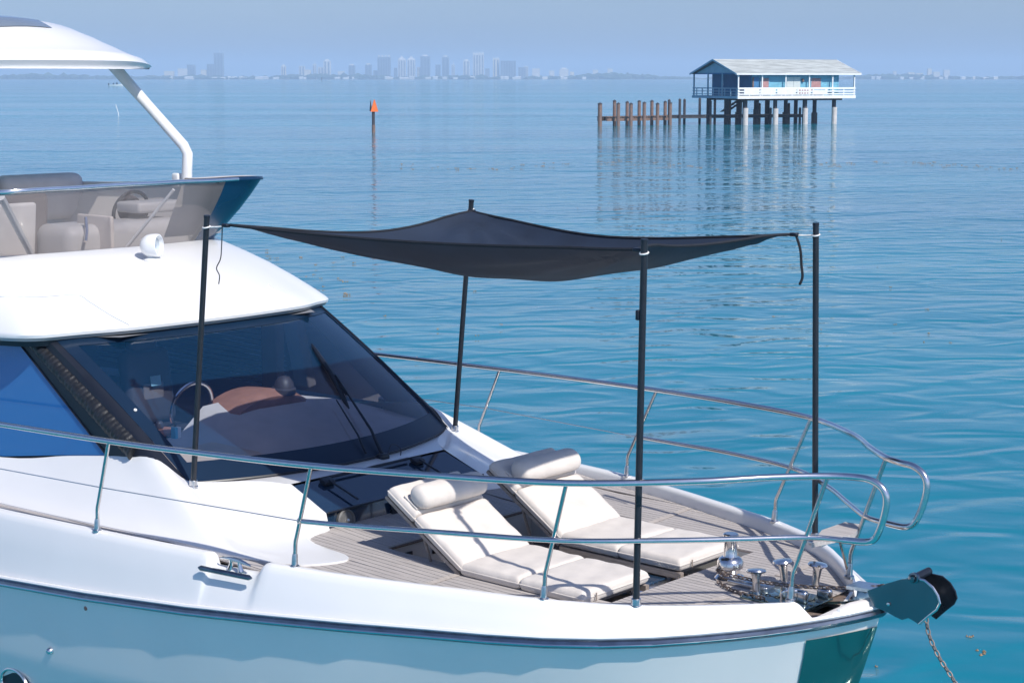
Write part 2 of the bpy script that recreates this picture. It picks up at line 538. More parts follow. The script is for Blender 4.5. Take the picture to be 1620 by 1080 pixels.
SKY = [
 (347, 14, 85, GREYB, 'tall lone grey slab tower at the left end of the skyline', 'mast'),
 (335, 13, 102, GREYB, 'dark low block touching the left foot of the lone grey tower', 'none'),
 (303, 12, 103, GREYB, 'squat dark block two widths left of the lone grey tower', 'none'),
 (290, 15, 109, PALE, 'wide pale low building leftmost beside the squat dark block', 'none'),
 (323, 9, 111, CREAM, 'tiny cream building between the two dark low blocks on the left', 'none'),
 (268, 14, 113, CREAM, 'low cream building just right of the white hardtop tip', 'none'),
 (449, 7, 105, CREAM, 'short cream apartment tower standing alone in the gap right of the grey slab', 'box'),
 (478, 9, 105, PALE, 'pale mid-rise second block right of the lone cream tower', 'none'),
 (487, 10, 111, CREAM, 'low cream hall in front of the pale mid-rise', 'none'),
 (498, 5, 102, PALE, 'narrow white tower with a thin mast left of the balcony tower', 'mast'),
 (508, 9, 107, PALE, 'low pale block leaning on the narrow white masted tower', 'none'),
 (518, 11, 97, PALE, 'white stepped balcony tower left of the long gap of low roofs', 'box'),
 (540, 10, 113, PALE, 'low white sheds between the balcony tower and twin dark cubes', 'none'),
 (557, 10, 104, GREYB, 'left one of two short dark cube blocks before the wide tower', 'box'),
 (583, 10, 103, GREYB, 'right one of two short dark cube blocks before the wide tower', 'box'),
 (595, 8, 112, GREYB, 'low dark podium at the left foot of the wide finned tower', 'none'),
 (608, 20, 91, GREYB, 'wide dark tower with small roof fins near skyline centre', 'fins'),
 (626, 5, 108, GREYB, 'thin low slab between wide finned tower and twin peaks', 'none'),
 (636, 12, 95, PALE, 'left one of the pale twin towers with pointed crowns', 'peak'),
 (651, 12, 95, PALE, 'right one of the pale twin towers with pointed crowns', 'peak'),
 (663, 6, 107, CREAM, 'small cream block wedged right of the twin peaked towers', 'none'),
 (673, 15, 90, GREYB, 'dark rectangular tower right of the twin peaked towers', 'box'),
 (693, 8, 103, GREYB, 'short dark sloped block between two grey towers', 'none'),
 (705, 11, 91, GREYB, 'slim grey tower with a pale top right of the dark rectangular one', 'box'),
 (717, 5, 103, PALE, 'slender pale spire block beside the slim grey tower', 'mast'),
 (738, 10, 97, PALE, 'pale flat-topped tower left of the tallest pale tower', 'box'),
 (757, 17, 86, PALE, 'tallest pale tower with a wide flat crown right of centre', 'fins'),
 (771, 7, 109, GREYB, 'low dark block at the right foot of the tallest pale tower', 'none'),
 (785, 10, 94, CREAM, 'cream ribbed tower between the tallest tower and the broad slab', 'fins'),
 (804, 24, 97, GREYB, 'broad dark slab block at the right end of the tall cluster', 'none'),
 (803, 10, 108, PALE, 'small white block in front of the broad dark slab', 'none'),
 (826, 12, 107, GREYB, 'low dark wing right of the broad slab', 'none'),
 (832, 7, 106, CREAM, 'small cream tower at the end of the low dark wing', 'none'),
 (848, 12, 109, PALE, 'low white hotel block standing alone right of the cluster', 'none'),
 (873, 8, 112, PALE, 'small white block left of the stepped white hotel', 'none'),
 (892, 14, 110, PALE, 'stepped white hotel far right of the tower cluster', 'box'),
 (905, 6, 114, CREAM, 'tiny cream block touching the stepped white hotel', 'none'),
 (942, 8, 111, PALE, 'small pale block above the jetty piles', 'none'),
 (965, 8, 109, PALE, 'pale block just left of the stilt house roof', 'none'),
 (1415, 5, 113, PALE, 'thin pale block right of the stilt house roof', 'none'),
 (1428, 10, 118, PALE, 'long low white building right of the stilt house', 'none'),
 (1441, 10, 115, CREAM, 'cream block leftmost of the lone right-hand group', 'none'),
 (1454, 10, 116, CREAM, 'low cream block in the middle of the right-hand group', 'none'),
 (1470, 6, 109, CREAM, 'highest narrow cream block of the right-hand group', 'none'),
 (1481, 10, 114, PALE, 'pale stepped block right of the narrow cream one', 'none'),
 (1497, 9, 111, PALE, 'pale square block rightmost of the right-hand group', 'none'),
 (1614, 13, 121, PALE, 'low white building at the right edge of the picture', 'none'),
]
for e in SKY:
    tower(*e)
rnd = random.Random(21)
for k in range(64):
    px = rnd.uniform(250, 980) if k < 52 else rnd.uniform(1370, 1600)
    t = thing('shore_house', far_at(px, DS + 20), 'tiny white house low among the trees along the far shore', 'house', 'white houses along the far shore', rz=YAW + rnd.uniform(-0.3, 0.3))
    w, h = rnd.uniform(6, 16), rnd.uniform(3.0, 6.0)
    MB().box((0, 0, h / 2 + 1), (w, 7, h)).build('wall', PALE if k % 3 else CREAM, t, smooth=False)
    MB().prism([(-w / 2 - 0.5, -4, h + 1), (-w / 2 - 0.5, 4, h + 1), (-w / 2 - 0.5, 0, h + 3)], (w + 1, 0, 0)).build('roof', ROOFW, t, smooth=False)

# ================================================================== THE YACHT
YACHT = thing('motor_yacht', (-4, 0, 0), 'white flybridge motor yacht lying at anchor with teak foredeck towards the camera', 'yacht')
YO = Vector((-4, 0, 0))
def part(mb_, name, m, parent=None, **kw):
    return mb_.build(name, m, parent or YACHT, off=YO, **kw)

WT = [(0, 0), (0.04, 0.10), (0.12, 0.23), (0.25, 0.39), (0.42, 0.56), (0.7, 0.86), (1.05, 1.17), (1.55, 1.43), (2.05, 1.59), (3.05, 1.88), (4.05, 2.04), (5.05, 2.13), (6.0, 2.18), (9, 2.2), (13, 2.1)]
BOW = 1.05
def W(s): return interp(WT, s)
def WX(x): return W(BOW - x)
ZRT = [(-12, 1.45), (-8, 1.52), (-5, 1.66), (-3.24, 1.79), (-1.9, 1.90), (-0.25, 2.0), (0.55, 2.065), (1.05, 2.155)]
def zr(x): return interp(ZRT, x)
ZGT = [(-12, 2.02), (-6, 2.12), (-4, 2.17), (-2.2, 2.197), (0.6, 2.215), (1.1, 2.23)]
def zg0(x): return interp(ZGT, x)
def zg(x, side=-1):
    z = zg0(x)
    # a lowered seat for the mooring cleat
    z -= 0.078 * sm(-2.89, -2.85, x) * (1 - sm(-2.48, -2.40, x))
    return z
def zd(x): return zg0(x) - 0.095 + 0.068 * (1 - sm(-3.3, -2.3, x))

# hull --------------------------------------------------------------
SL = [0, 0.01, 0.03, 0.06, 0.1, 0.16, 0.24, 0.33, 0.42, 0.55, 0.7, 0.9, 1.15, 1.45, 1.8, 2.2, 2.7, 3.3, 4, 5, 6, 7.5, 9, 11, 12.5]
def hull_pt(s, t, side):
    z0 = 2.155 * (1 - t) - 0.45 * t
    xs = BOW - 0.29 * (2.155 - z0) - 0.05 * (2.155 - z0) ** 2
    x = xs - s
    z = zr(x) * (1 - t) - 0.45 * t
    k = t * 1.15
    fine = s / (s + 0.55 * k) if s > 0 else (0 if k > 0 else 1)
    hb = W(s) * fine * (1 - 0.015 * k)
    # a soft knuckle a third of the way down
    hb *= 1 - 0.012 * sm(0.30, 0.36, t)
    return Vector((x, side * hb, z))
TL = [0, 0.03, 0.07, 0.12, 0.18, 0.25, 0.31, 0.35, 0.42, 0.5, 0.6, 0.72, 0.85, 1.0]
mb = MB()
for side in (-1, 1):
    mb.grid([[hull_pt(s, t, side) for s in SL] for t in TL])
xe = [hull_pt(12.5, t, -1) for t in TL] + [hull_pt(12.5, t, 1) for t in reversed(TL)]
mb.poly(xe)
HULL = part(mb, 'hull', M_HULL, angle=50)
# polished plate wrapped round the stem
mb = MB()
rows = []
SS = [0.0, 0.015, 0.04, 0.07, 0.11, 0.16, 0.21, 0.26]
for t in [0.035, 0.08, 0.14, 0.22, 0.31, 0.4, 0.5, 0.6]:
    rows.append([hull_pt(s, t, -1) + Vector((0.005, -0.005 if s > 0 else 0, 0)) for s in reversed(SS)] + [hull_pt(s, t, 1) + Vector((0.005, 0.005, 0)) for s in SS[1:]])
part(mb.grid(rows), 'stem_plate', M_MIRROR, HULL, angle=60)
# rub rail all round the bow, with a white lip above
pr = [Vector((BOW - s, -W(s) - 0.004, zr(BOW - s))) for s in reversed(SL)] + [Vector((BOW - s, W(s) + 0.004, zr(BOW - s))) for s in SL[1:]]
part(MB().tube(pr, 0.030, 10), 'rub_rail', M_RUB, HULL)
part(MB().tube([p + Vector((0, 0, 0.037)) for p in pr], 0.014, 6), 'rub_rail_lip', M_GEL, HULL)
part(MB().tube([p * 1.0 + Vector((0.004, -0.026 if p.y < 0 else 0.026, -0.006)) for p in pr], 0.009, 6), 'rub_rail_strip', M_CHROME, HULL)
# fittings on the near side
def hull_px(px, py):
    r = ray(px, py).normalized()
    best = None
    for i in range(200):
        for j in range(60):
            p = hull_pt(3.5 + i * 0.02, j * 0.01, -1)
            d = p - CAM
            e = (d - r * d.dot(r)).length
            if best is None or e < best[0]: best = (e, p)
    return best[1]
pf = hull_px(80, 1028)
mb = MB().lathe([(0.001, -0.05), (0.028, -0.05), (0.028, 0.0), (0.022, 0.02), (0.010, 0.03)], pf, (0, -1, -0.05), 16)
part(mb, 'drain_fitting', M_CHROME, HULL)
mb = MB().lathe([(0.001, -0.05), (0.016, -0.05), (0.016, 0.004), (0.008, 0.008)], hull_px(137, 961), (0, -1, 0), 12)
part(mb, 'drain_fitting', M_LEATHER, HULL)
po = hull_px(28, 1080) + Vector((0, 0.0, 0))
part(MB().tube([po + Vector((0.17 * math.cos(a), -0.02, 0.12 * math.sin(a))) for a in [2 * math.pi * k / 32 for k in range(32)]], 0.014, 8, closed=True), 'porthole_ring', M_CHROME, HULL)
part(MB().prism([po + Vector((0.165 * math.cos(a), 0.05, 0.115 * math.sin(a))) for a in [2 * math.pi * k / 32 for k in range(32)]], (0, -0.06, 0)), 'porthole_glass', M_BLACK, HULL)

# bulwark (gunwale moulding) each side --------------------------------
XS = [0.66, 0.58, 0.5, 0.35, 0.2, 0, -0.2, -0.45, -0.7, -1, -1.3, -1.6, -1.9, -2.15, -2.35, -2.40, -2.42, -2.44, -2.46, -2.48, -2.52, -2.6, -2.7, -2.8, -2.845, -2.86, -2.87, -2.88, -2.895, -2.95, -3.1, -3.4, -3.8, -4.3, -5, -6, -7.5, -9, -11]
def bul_sec(x, side):
    w, g, r, d = WX(x), (zg(x) if side < 0 else zg0(x)), zr(x), zd(x)
    pts = [(w - 0.002, r + 0.01), (w - 0.014, r + 0.045), (w - 0.062, r + (g - r) * 0.52), (w - 0.108, g - 0.055), (w - 0.128, g - 0.016), (w - 0.150, g), (w - 0.188, g), (w - 0.203, g - 0.012), (w - 0.21, g - 0.03), (w - 0.212, min(d - 0.02, g - 0.04))]
    cut = 0.09 if x == XS[0] else 0.0          # the front end is cut on a slant
    out = []
    for a, b in pts:
        x2 = x + cut * (g - b) / (g - r)
        out.append(Vector((x2, side * (a - w + WX(x2)), b)))
    return out
BUL = {}
for side in (-1, 1):
    mb = MB()
    rows = [bul_sec(x, side) for x in XS]
    mb.grid(rows)
    mb.poly(rows[0])
    BUL[side] = part(mb, 'bulwark', M_GEL, angle=50)
# mooring cleat and fairlead bar in the notch
cl = Vector((-2.66, -WX(-2.66) + 0.14, zg(-2.66)))
mb = MB()
for q in (-0.055, 0.055):
    mb.tube([cl + Vector((q, 0, -0.005)), cl + Vector((q * 0.8, 0, 0.03)), cl + Vector((q * 0.7, 0, 0.06))], [0.022, 0.014, 0.015], 10)
mb.tube([cl + Vector((x, 0, z)) for x, z in ((-0.15, 0.052), (-0.10, 0.060), (-0.04, 0.066), (0.04, 0.066), (0.10, 0.060), (0.15, 0.052))], [0.006, 0.012, 0.016, 0.016, 0.012, 0.006], 10)
part(mb, 'mooring_cleat', M_CHROME, BUL[-1])
c0, c1 = Vector((-2.90, -WX(-2.9) + 0.055, zg(-2.66) - 0.005)), Vector((-2.44, -WX(-2.44) + 0.055, zg(-2.66) - 0.005))
part(MB().tube([c0, c0.lerp(c1, 0.05), c0.lerp(c1, 0.95), c1], [0.006, 0.018, 0.018, 0.006], 10), 'chafe_bar', M_RUB, BUL[-1])

# bow rim and anchor well ----------------------------------------------
SB = [0.0, 0.012, 0.03, 0.06, 0.1, 0.16, 0.24, 0.34, 0.46]
mb = MB()
rows = []
for side, ss in ((-1, list(reversed(SB))), (1, SB[1:])):
    for s in ss:
        x, w = BOW - s, W(s)
        n = Vector((1, 0, 0)) if s < 0.005 else Vector((0.35 if s < 0.2 else 0.1, 1, 0)).normalized()
        def q(d, z):
            if s < 0.005: return Vector((x - d, 0, z))
            f = max(0.0, (w - d) / w)
            return Vector((x - d * 0.75 * max(0, 1 - s / 0.4), side * w * f, z))
        zz = zr(x)
        top = zz + 0.035 + 0.05 * (1 - sm(0.10, 0.24, s))
        rows.append([q(0.0, zz + 0.01), q(0.008, zz + 0.04), q(0.014, top - 0.01), q(0.03, top), q(0.055, top), q(0.062, top - 0.012), q(0.066, 2.0)])
mb.grid(rows)
RIM = part(mb, 'bow_rim', mat('bow_rim_gelcoat', (0.72, 0.68, 0.64), 0.35, coat=0.4, var=0.04, vscale=10), angle=50)
pl = []
for side, ss in ((-1, list(reversed(SB))), (1, SB[1:])):
    for s in ss:
        pl.append((BOW - s - 0.05, side * max(0, W(s) - 0.06), 2.02))
part(MB().prism(pl, (0, 0, 0.015)), 'anchor_well_floor', M_MIRROR, RIM)
part(MB().prism([(0.90, -0.25, 2.185), (0.915, -0.24, 2.185), (0.80, 0.10, 2.195), (0.785, 0.09, 2.195)], (0, 0, 0.012)), 'well_crossbar', M_GEL, RIM)
part(MB().prism([(0.60, -0.40, 2.07), (0.80, -0.27, 2.07), (0.76, -0.10, 2.07), (0.56, -0.15, 2.07)], (0, 0, 0.03)), 'well_board', M_TEAKD, RIM)
part(MB().prism([(0.60, 0.40, 2.07), (0.80, 0.27, 2.07), (0.76, 0.10, 2.07), (0.56, 0.15, 2.07)], (0, 0, 0.03)), 'well_board', M_TEAKD, RIM)
# a curved mirror-bright guard plate on the nose
mb = MB()
rows = []
for z, d in ((2.225, 0.06), (2.20, 0.15), (2.19, 0.26)):
    rows.append([(1.0 - d * 0.6 - 0.13 * (abs(a) ** 2), a * (0.20 + d * 0.2), z) for a in (-1, -0.7, -0.35, 0, 0.35, 0.7, 1)])
part(mb.grid(rows), 'nose_guard_plate', M_MIRROR, RIM)

# deck: planks over a dark base, a sunken well for the loungers ---------
WX0, WX1, WY0, WY1 = -2.34, -0.36, -0.82, 0.74       # the well
def deck_fore(y):
    """foremost x at which the deck is still wide enough for |y|"""
    lo, hi = -8.0, 0.80
    if abs(y) <= WX(hi) - 0.215: return hi
    for _ in range(30):
        mid = (lo + hi) / 2
        if WX(mid) - 0.215 >= abs(y): lo = mid
        else: hi = mid
    return lo
mb = MB()
def strip(x0, x1, y0, y1, z_off=-0.006, n=6):
    rows = []
    for k in range(n + 1):
        x = x0 + (x1 - x0) * k / n
        rows.append([Vector((x, max(-WX(x) + 0.2, min(WX(x) - 0.2, y0)), zd(x) + z_off)), Vector((x, max(-WX(x) + 0.2, min(WX(x) - 0.2, y1)), zd(x) + z_off))])
    mb.grid(rows)
strip(-9, WX0, -2.2, 2.2)
strip(WX0, WX1, -2.2, WY0)
strip(WX0, WX1, WY1, 2.2)
strip(WX1, 0.58, -2.2, 2.2, n=16)
DECK = part(mb, 'deck', M_CAULK, smooth=False)
PW = 0.052
y = -2.0 + PW / 2
plank_n = 0
while y < 2.0:
    a, b = y - PW / 2 + 0.003, y + PW / 2 - 0.003
    fa, fb = min(deck_fore(a), 0.60), min(deck_fore(b), 0.60)
    if abs(y) > 1.55: aft = -6.5
    elif abs(y) > 1.2: aft = -2.75
    else: aft = -2.95
    segs = []
    if WY0 < y < WY1:
        segs = [(aft, WX0 - 0.004, WX0 - 0.004), (WX1 + 0.004, fa, fb)]
    else:
        segs = [(aft, fa, fb)]
    for x0, xa, xb in segs:
        if xa - x0 < 0.1: continue
        ts = [0, 0.5, 1] if xa - x0 < 3 else [0, 0.25, 0.5, 0.75, 1]
        rows = []
        for t in ts:
            pa, pb = x0 + (xa - x0) * t, x0 + (xb - x0) * t
            za, zb = zd(pa) + 0.002, zd(pb) + 0.002
            rows.append([(pa, a, za - 0.008), (pa, a, za), (pb, b, zb), (pb, b, zb - 0.008)])
        m_ = MB().grid(rows)
        m_.poly(rows[-1])
        part(m_, 'plank', M_TEAK, DECK, smooth=False)
        plank_n += 1
    y += PW
# pale cross seams
for x0, y0, x1, y1 in ((-1.48, -1.42, -1.50, -0.84), (0.02, -0.86, 0.12, -0.25), (-1.35, 0.78, -1.42, 1.48), (0.1, 0.35, 0.12, 0.72)):
    part(MB().prism([(x0 - 0.025, y0, zd(x0) + 0.005), (x0 + 0.025, y0, zd(x0) + 0.005), (x1 + 0.025, y1, zd(x1) + 0.005), (x1 - 0.025, y1, zd(x1) + 0.005)], (0, 0, 0.002)), 'cross_seam', M_SEAM, DECK, smooth=False)
# the well
FZ = 1.86
zt = zd(-1.3) - 0.004
mb = MB()
cs = [(WX0, WY0), (WX1, WY0), (WX1, WY1), (WX0, WY1)]
mb.grid([[Vector((x, y_, zt)) for x, y_ in cs], [Vector((x, y_, FZ)) for x, y_ in cs]], close=True)
mb.poly([(x, y_, FZ) for x, y_ in cs])
WELL = part(mb, 'foredeck_well', mat('well_gelcoat', (0.62, 0.62, 0.61), 0.4, coat=0.3, var=0.05, vscale=5), smooth=False)
for q in range(30):
    yy = WY0 + 0.03 + q * 0.052
    if yy + 0.05 > WY1: break
    part(MB().box(((WX0 + WX1) / 2, yy + 0.023, FZ + 0.006), (WX1 - WX0 - 0.02, 0.046, 0.008)), 'floor_plank', M_TEAKD, WELL, smooth=False)
part(MB().rbox((-0.84, -0.14, FZ + 0.10), (0.62, 0.62, 0.15), 0.02), 'hatch_frame', M_STEEL, WELL)
part(MB().rbox((-0.84, -0.14, FZ + 0.182), (0.54, 0.54, 0.012), 0.004), 'hatch_glass', M_DECKGL, WELL)
for yy in (-0.58, -0.30, 0.42):
    part(MB().rbox((WX0 + 0.008, yy, 2.0), (0.012, 0.075, 0.065), 0.004), 'locker_latch', M_BLACK, WELL)
part(MB().box((WX0 + 0.012, (WY0 + WY1) / 2, zt - 0.012), (0.02, WY1 - WY0 - 0.01, 0.014)), 'well_edge_trim', M_TEAKD, WELL, smooth=False)

# coachroof ----------------------------------------------------------
NT = [(-3.30, 0.80, 2.405), (-2.90, 0.82, 2.262), (-2.87, 0.82, 2.10)]      # niche side: top edge, panel foot, deck
def wsbase(y_): return Vector((-3.42 - 0.20 * y_ * y_, y_, 2.425))
def wstop(y_): return Vector((-4.90 - 0.235 * y_ * y_, y_, 3.35 - 0.02 * y_ * y_))
base = [(-2.87, 0.82, 2.12), (-2.76, 1.10, 2.13), (-2.35, 1.165, 2.13), (-2.25, 1.29, 2.13), (-2.44, 1.56, 2.13), (-2.9, 1.73, 2.15), (-3.5, 1.79, 2.165), (-4.2, 1.83, 2.15), (-5.5, 1.86, 2.12), (-7.5, 1.88, 2.08), (-10, 1.88, 2.04)]
foot = [(x, y_ + 0.002, z - 0.06) for x, y_, z in base]
upper = [(-3.30, 0.80, 2.405), (-3.50, 0.93, 2.42), (-3.62, 1.08, 2.425), (-3.70, 1.22, 2.43), (-3.80, 1.345, 2.45), (-4.08, 1.42, 2.585), (-4.5, 1.45, 2.545), (-5.05, 1.49, 2.475), (-5.85, 1.55, 2.36), (-7.5, 1.62, 2.3), (-10, 1.64, 2.25)]
mid = [(-3.12, 0.807, 2.337), (-3.20, 1.00, 2.325), (-3.26, 1.15, 2.30), (-3.30, 1.30, 2.292), (-3.38, 1.43, 2.305)]
m2 = [(-2.91, 0.82, 2.258), (-2.90, 1.06, 2.20), (-2.86, 1.22, 2.160), (-2.86, 1.38, 2.152), (-2.98, 1.54, 2.160)]
for u_, b_ in list(zip(upper, base))[5:]:
    u_, b_ = Vector(u_), Vector(b_)
    mid.append(tuple(u_.lerp(b_, 0.36) + Vector((0, 0, -0.012))))
    m2.append(tuple(u_.lerp(b_, 0.74) + Vector((0, 0, -0.028))))
mb = MB()
for side in (-1, 1):
    sec = []
    for cu in (upper, mid, m2, base, foot):
        sec.append(spline([(x, side * y_, z) for x, y_, z in cu], 5))
    rows = []
    for i in range(len(sec[0])):
        q4 = [sec[k][i] for k in range(4)]
        lin = [q4[k].lerp(q4[k + 1], j / 4) for k in range(3) for j in range(4)] + [q4[3]]
        f_ = min(1, i / 5)
        rows.append([a_.lerp(b_, f_) for a_, b_ in zip(lin, spline(q4, 4))] + [sec[4][i]])
    mb.grid(rows)
ys = [-1.36 + 2.72 * k / 24 for k in range(25)]
row0 = [wsbase(y_) + Vector((-0.05, 0, -0.012)) for y_ in ys]
row1 = [wsbase(y_) + Vector((0.02, 0, -0.006)) for y_ in ys]
row2 = []
for y_ in ys:
    if abs(y_) <= 0.8: row2.append(Vector((-3.30, y_, 2.405)))
    else:
        row2.append(Vector((interp([(0.8, -3.30), (0.93, -3.50), (1.08, -3.62), (1.22, -3.70), (1.36, -3.79)], abs(y_)), y_, interp([(0.8, 2.405), (0.93, 2.42), (1.22, 2.43), (1.36, 2.45)], abs(y_)))))
mb.grid([row0, row1, row2])
COACH = part(mb, 'coachroof', M_GEL, angle=40)
# dark niche with its hinged panel and two speakers
mb = MB()
mb.grid([[(-3.285, -0.795, 2.392), (-3.285, 0.795, 2.392)], [(-2.905, -0.815, 2.255), (-2.905, 0.815, 2.255)]])
part(mb, 'niche_panel', M_NAVY, COACH, smooth=False)
mb = MB().grid([[(-2.93, -0.818, 2.262), (-2.93, 0.818, 2.262)], [(-2.90, -0.818, 2.09), (-2.90, 0.818, 2.09)]])
part(mb, 'niche_front', M_NAVY, COACH, smooth=False)
part(MB().tube([(-2.895, -0.815, 2.262), (-2.895, 0.815, 2.262)], 0.007, 6), 'niche_edge', M_BLACK, COACH)
for yy in (-0.64, 0.66):
    part(MB().lathe([(0.001, -0.01), (0.083, -0.01), (0.083, 0.014), (0.072, 0.022), (0.066, 0.012), (0.03, 0.018), (0.001, 0.02)], (-2.902, yy, 2.172), (1, 0, 0.17), 24), 'speaker', M_SPEAK, COACH)
    part(MB().lathe([(0.001, 0.0), (0.017, 0.0), (0.014, 0.012), (0.001, 0.016)], (-2.885, yy, 2.174), (1, 0, 0.17), 12), 'speaker_dome', M_STEEL, COACH)
for yy in (-0.52, 0.42):
    part(MB().rbox((-3.22, yy, 2.39), (0.07, 0.10, 0.03), 0.006, rot=Matrix.Rotation(0.36, 3, 'Y')), 'panel_hinge', M_BLACK, COACH)
    part(MB().tube([(-3.2, yy, 2.40), (-2.92, yy + 0.02, 2.30)], 0.008, 6), 'gas_strut', M_BLACK, COACH)
part(MB().tube([(-3.255, -0.46, 2.405), (-3.26, 0.36, 2.41)], 0.011, 6), 'panel_bar', M_BLACK, COACH)
for yy in (-0.15, 0.1):
    part(MB().rbox((-2.885, yy, 2.17), (0.02, 0.09, 0.10), 0.006), 'vent_block', M_BLACK, COACH)

# windscreen ----------------------------------------------------------
def ws(u, v, lift=0.0):
    y_ = u * (1.34 * (1 - v) + 1.36 * v)
    a, b = wsbase(y_), wstop(y_)
    p = a.lerp(b, v)
    bul = 0.05 * 4 * v * (1 - v)
    return p + Vector((0.53, 0, 0.85)) * (bul * 0.5 + lift)
US = [-1 + 2 * k / 20 for k in range(21)]
VS = [k / 8 for k in range(9)]
mb = MB().grid([[ws(u, v) for u in US] for v in VS])
WS = part(mb, 'windscreen', M_WIN, angle=60)
def band(us, vs, lift=0.004, name='frit_border', m=mat('navy_frit', (0.004, 0.018, 0.045), 0.35, var=0.1)):
    part(MB().grid([[ws(u, v, lift) for u in us] for v in vs]), name, m, WS, angle=60)
band(US, [0, 0.04, 0.085, 0.125])
band(US, [0.945, 1.0])
band([-1.0, -0.97, -0.93], VS)
band([0.97, 1.0], VS)
part(MB().tube([ws(1.0, v, 0.008) for v in VS], 0.012, 6), 'windscreen_trim', M_BLACK, WS)
part(MB().tube([ws(u, 0.0, 0.006) for u in US], 0.010, 6), 'windscreen_trim', M_BLACK, WS)
part(MB().lathe([(0.001, 0), (0.014, 0), (0.012, 0.008), (0.001, 0.01)], ws(-0.955, 0.47, 0.006), (0.5, 0, 0.85), 12), 'frame_button', M_GEL, WS)
def ws_px(px, py, lift=0.03):
    """where the sight line through a pixel meets the windscreen"""
    best = None
    r = ray(px, py).normalized()
    for i in range(61):
        for j in range(41):
            p = ws(-1 + i / 30, j / 40, lift)
            d = p - CAM
            e = (d - r * d.dot(r)).length
            if best is None or e < best[0]: best = (e, p)
    return best[1]
w0, w1 = ws_px(602, 722, 0.02), ws_px(531, 590, 0.05)
part(MB().tube([w0 + Vector((0.02, 0, -0.01)), w0.lerp(w1, 0.25) + Vector((0.02, 0, 0.035)), w1], [0.017, 0.011, 0.007], 8), 'wiper_arm', M_BLACK, WS)
w2, w3 = ws_px(580, 718, 0.02), ws_px(534, 632, 0.045)
part(MB().tube([w2, w2.lerp(w3, 0.3) + Vector((0.01, 0, 0.02)), w3], [0.010, 0.008, 0.006], 8), 'wiper_arm', M_BLACK, WS)
b0, b1 = ws_px(494, 543, 0.015), ws_px(550, 648, 0.015)
part(MB().tube([b0, b0.lerp(b1, 0.12), b0.lerp(b1, 0.5) + Vector((0.01, 0, 0.02)), b0.lerp(b1, 0.9), b1], [0.005, 0.020, 0.026, 0.018, 0.006], 8), 'wiper_blade', M_BLACK, WS)
part(MB().tube([w0.lerp(w1, 0.75), b0.lerp(b1, 0.45) + Vector((0.01, 0, 0.02))], 0.014, 6), 'wiper_joint', M_BLACK, WS)
part(MB().rbox(w0 + Vector((0.02, 0, -0.02)), (0.08, 0.09, 0.06), 0.02), 'wiper_motor', M_BLACK, WS)
part(MB().tube(spline([w0 + Vector((0.02, 0.05, 0.0)), w0 + Vector((0.0, 0.12, 0.06)), w0 + Vector((0.02, 0.19, 0.02)), w0 + Vector((0.05, 0.16, -0.04))], 5), 0.004, 6), 'washer_hose', M_BLACK, WS)

# side windows and the dark pillars -------------------------------------
for side in (-1, 1):
    P = lambda x, y_, z: Vector((x, side * y_, z))
    a0, a1 = P(-10, 1.63, 2.26), P(-10, 1.56, 3.30)
    f0, f1 = P(-4.60, 1.45, 2.535), P(-5.83, 1.43, 3.335)
    q0, q1 = P(-5.85, 1.54, 2.365), P(-7.4, 1.50, 3.32)
    mb = MB().grid([[a0, a1], [P(-7.5, 1.61, 2.305), P(-8.4, 1.53, 3.31)], [q0, q1], [P(-5.15, 1.49, 2.465), P(-6.5, 1.46, 3.33)], [f0, f1]])
    part(mb, 'side_window', M_SIDE if side < 0 else M_PORTW, angle=60)
    # pillar: from the window edge round to the windscreen edge
    rows = []
    for k in range(9):
        v = k / 8
        e0 = f0.lerp(f1, v)
        e2 = ws(side * 1.0, v)
        lowc = P(-4.08, 1.425, 2.588)
        e1 = lowc.lerp(P(-5.52, 1.40, 3.34), v)
        rows.append([e0, e0.lerp(e1, 0.5) + P(0, 0.012, 0) * 1.0 - P(0, 0, 0), e1, e1.lerp(e2, 0.5) + P(0, 0.02, 0.01), e2])
    PIL = part(MB().grid(rows), 'window_pillar', M_BLACK, angle=50)
    if side < 0:
        # ruffled dark sleeve along the pillar
        pts, rr = [], []
        n = 180
        A, B_ = P(-4.28, 1.44, 2.60), P(-5.58, 1.43, 3.29)
        for k in range(n + 1):
            t = k / n
            pts.append(A.lerp(B_, t) + Vector((0, 0.035, 0.0)))
            rr.append((0.085 - 0.03 * t) * (1 + 0.030 * math.sin(k * 1.1) + 0.03 * math.sin(k * 0.37 + 2 * math.sin(k * 0.11))))
        part(MB().tube(pts, rr, 14), 'ruffled_sleeve', M_COVER, PIL, angle=60)
        for z_ in (0,):
            part(MB().tube([f0 + Vector((0, -0.004, 0)), f1 + Vector((0, -0.004, 0))], 0.008, 6), 'window_seal', M_BLACK, PIL)

# saloon inside ------------------------------------------------------------
DY = (-1.25, -0.55, -0.32, 0.0, 0.5, 0.95, 1.25)
mb = MB().grid([[(-3.46 - 0.11 * y_ * y_, y_, 2.385) for y_ in DY],
                [(-4.0, y_ * 1.06, z_) for y_, z_ in zip(DY, (2.46, 2.47, 2.50, 2.52, 2.52, 2.50, 2.46))],
                [(-4.55, y_ * 1.08, z_) for y_, z_ in zip(DY, (2.50, 2.52, 2.66, 2.68, 2.68, 2.60, 2.50))],
                [(-4.85, y_ * 1.08, z_) for y_, z_ in zip(DY, (2.50, 2.52, 2.72, 2.74, 2.70, 2.60, 2.50))],
                [(-4.95, y_ * 1.08, 2.0) for y_ in DY]])
DASH = part(mb, 'dashboard', M_DASH, angle=50)
part(MB().prism([(-3.66, -1.2, 2.41), (-3.56, -0.62, 2.412), (-4.0, -0.5, 2.49), (-4.4, -0.62, 2.53), (-4.4, -1.30, 2.52)], (0, 0, 0.006)), 'tan_dash_panel', M_TAN, DASH, smooth=False)
rows = []
